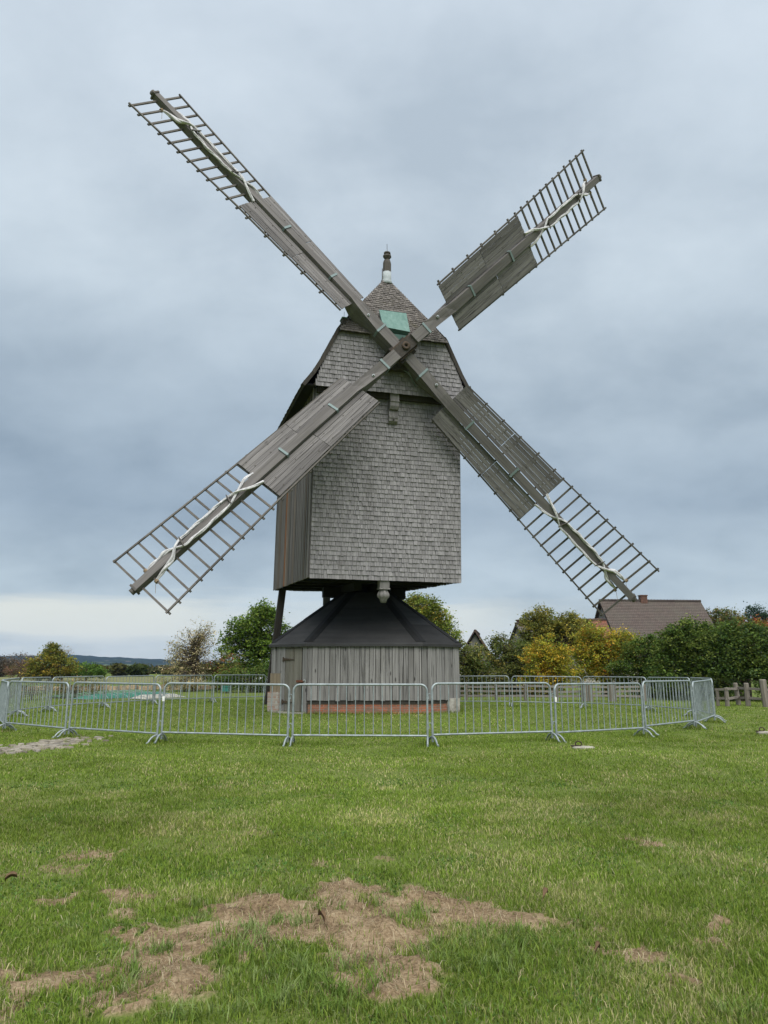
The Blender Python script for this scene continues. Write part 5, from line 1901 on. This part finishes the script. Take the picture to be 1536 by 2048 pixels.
# clover and other broad low leaves in patches
n = 90000
x, y = field_pts(n, 3.0, 10.0)
pt = fbm(x * 1.9, y * 1.9, 71, 3)
keep = (pt > .52) & (soil_mask(x, y) < .35) & (rng.random(n) < np.clip((pt - .5) * 6, 0, .8))
x, y = x[keep], y[keep]
n = len(x)
c = np.array([(.075, .16, .03), (.10, .19, .04), (.13, .21, .06)])[rng.integers(0, 3, n)] * rng.uniform(.7, 1.3, (n, 1))
v_, c_ = blades(x, y, rng.uniform(.014, .034, n), rng.uniform(.008, .016, n), rng.uniform(.7, 1.1, n), c, rng)
VB.append(v_)
CB.append(c_)
# uncut longer grass at hut foot and barrier feet, colour darkened as contact shade
ex, ey = [], []
for i in range(8):
    a_, b_ = Vector(octo(.10)[i]), Vector(octo(.10)[(i + 1) % 8])
    k = int((b_ - a_).length * 260)
    tt_ = rng.random(k)
    ex.append(CX + a_.x + (b_.x - a_.x) * tt_ + rng.normal(0, .05, k))
    ey.append(CY + a_.y + (b_.y - a_.y) * tt_ + rng.normal(0, .05, k))
for (jx, jy) in JF + JB:
    k = 240
    ex.append(jx + rng.normal(0, .16, k))
    ey.append(jy + rng.normal(0, .16, k))
x, y = np.concatenate(ex), np.concatenate(ey)
n = len(x)
v_, c_ = blades(x, y, rng.uniform(.04, .13, n), rng.uniform(.006, .014, n), rng.uniform(.1, .9, n), lawn_col(x, y, n) * .85, rng)
VB.append(v_)
CB.append(c_)
# coarse tufts of longer, bluish grass round the bare soil
TUFTS = [(560, 1935, 120, 40, 130), (480, 1890, 70, 26, 70), (640, 1960, 90, 40, 90), (620, 2005, 110, 26, 70), (1010, 1895, 85, 32, 100), (930, 1905, 70, 30, 80), (960, 1935, 100, 26, 90), (1060, 1880, 60, 22, 50), (880, 1930, 40, 26, 40), (560, 1795, 50, 9, 22), (600, 1780, 26, 6, 14),
         (740, 1815, 26, 8, 9), (800, 1805, 40, 8, 12), (820, 1852, 50, 18, 26), (600, 1845, 60, 18, 22), (640, 1815, 24, 8, 8), (690, 1838, 26, 6, 8), (500, 1855, 40, 10, 12), (310, 1900, 34, 10, 26), (330, 1898, 26, 8, 20), (240, 1965, 40, 12, 22), (220, 1990, 60, 14, 22), (1170, 1848, 24, 10, 16), (850, 1830, 40, 10, 12), (1000, 1935, 90, 20, 40), (1080, 1905, 60, 20, 30), (700, 2030, 200, 16, 60), (1480, 2030, 60, 14, 26), (380, 2030, 120, 14, 40),
         (270, 1940, 40, 14, 16), (385, 1840, 40, 10, 18), (400, 1815, 60, 10, 20), (1150, 1900, 60, 20, 20), (1350, 1880, 80, 30, 20), (1400, 1760, 90, 30, 24), (200, 1850, 90, 30, 26), (120, 1900, 100, 40, 30), (1230, 1960, 120, 40, 30), (300, 1720, 120, 20, 14), (900, 1720, 160, 24, 16)]
TC = []
for (u, v, du, dv, nt) in TUFTS:
    for _ in range(nt):
        uu, vv = rng.normal(u, du * .5), rng.normal(v, dv * .5)
        if vv < 1500 or vv > 2075: continue
        gx, gy = gnd(uu, vv)
        k = rng.integers(10, 24)
        big = (du * dv < 700) or v > 1850
        hx = rng.uniform(.04, .095) if v > 1770 else rng.uniform(.035, .065)
        if rng.random() < .6: continue
        sp = rng.uniform(.012, .04)
        x = gx + rng.normal(0, sp, k)
        y = gy + rng.normal(0, sp, k)
        hh = hx * rng.uniform(.5, 1.15, k)
        pal = np.array([(.155, .235, .052), (.13, .21, .038), (.23, .295, .105), (.18, .245, .04)])
        c = pal[rng.integers(4)] * rng.uniform(.75, 1.2, k)[:, None]
        v_, c_ = blades(x, y, hh, rng.uniform(.0035, .0065, k), rng.uniform(.25, 1.0, k), c, rng)
        VB.append(v_)
        CB.append(c_)
# dry straw and root fibres lying on the soil
n = 24000
x, y = field_pts(n, 3.0, 7.2, 1.0)
sm = soil_mask(x, y)
keep = rng.random(n) < np.where(sm > .25, .8, .05)
x, y = x[keep], y[keep]
n = len(x)
c = np.array([(.44, .36, .23), (.36, .28, .17), (.2, .145, .09), (.52, .45, .31)])[rng.integers(0, 4, n)] * rng.uniform(.7, 1.15, (n, 1))
v_, c_ = blades(x, y, rng.uniform(.02, .085, n), rng.uniform(.002, .0038, n), np.full(n, 1.1), c, rng)
VB.append(v_)
CB.append(c_)
VB, CB = np.concatenate(VB), np.concatenate(CB)
nb_ = len(VB) // 5
i5 = np.arange(nb_)[:, None] * 5
go_ = np_mesh('grass', VB, quads=i5 + np.array([[0, 1, 2, 3]]), tris=i5 + np.array([[3, 2, 4]]), mat=M_GRASS, col=np.clip(CB, 0, 1))
tag(go_, 'short mown lawn grass with coarse tufts round bare soil', 'grass', kind='stuff')

# ------------------------------------------------------------------ the air: far hill fades to blue
HAZE = True
if HAZE:
    mb = MB()
    mb.box2((-4000, -60, -12), (4000, 3500, 150))
    m_, T = new_mat('haze')
    pv_ = T.n('ShaderNodeVolumePrincipled')
    pv_.inputs['Color'].default_value = (.42, .62, 1.0, 1)
    pv_.inputs['Density'].default_value = .00009
    pv_.inputs['Anisotropy'].default_value = 0.0
    o_ = T.n('ShaderNodeOutputMaterial')
    T.l(pv_.outputs[0], o_.inputs['Volume'])
    tag(mb.build('haze', m_), kind='stuff')
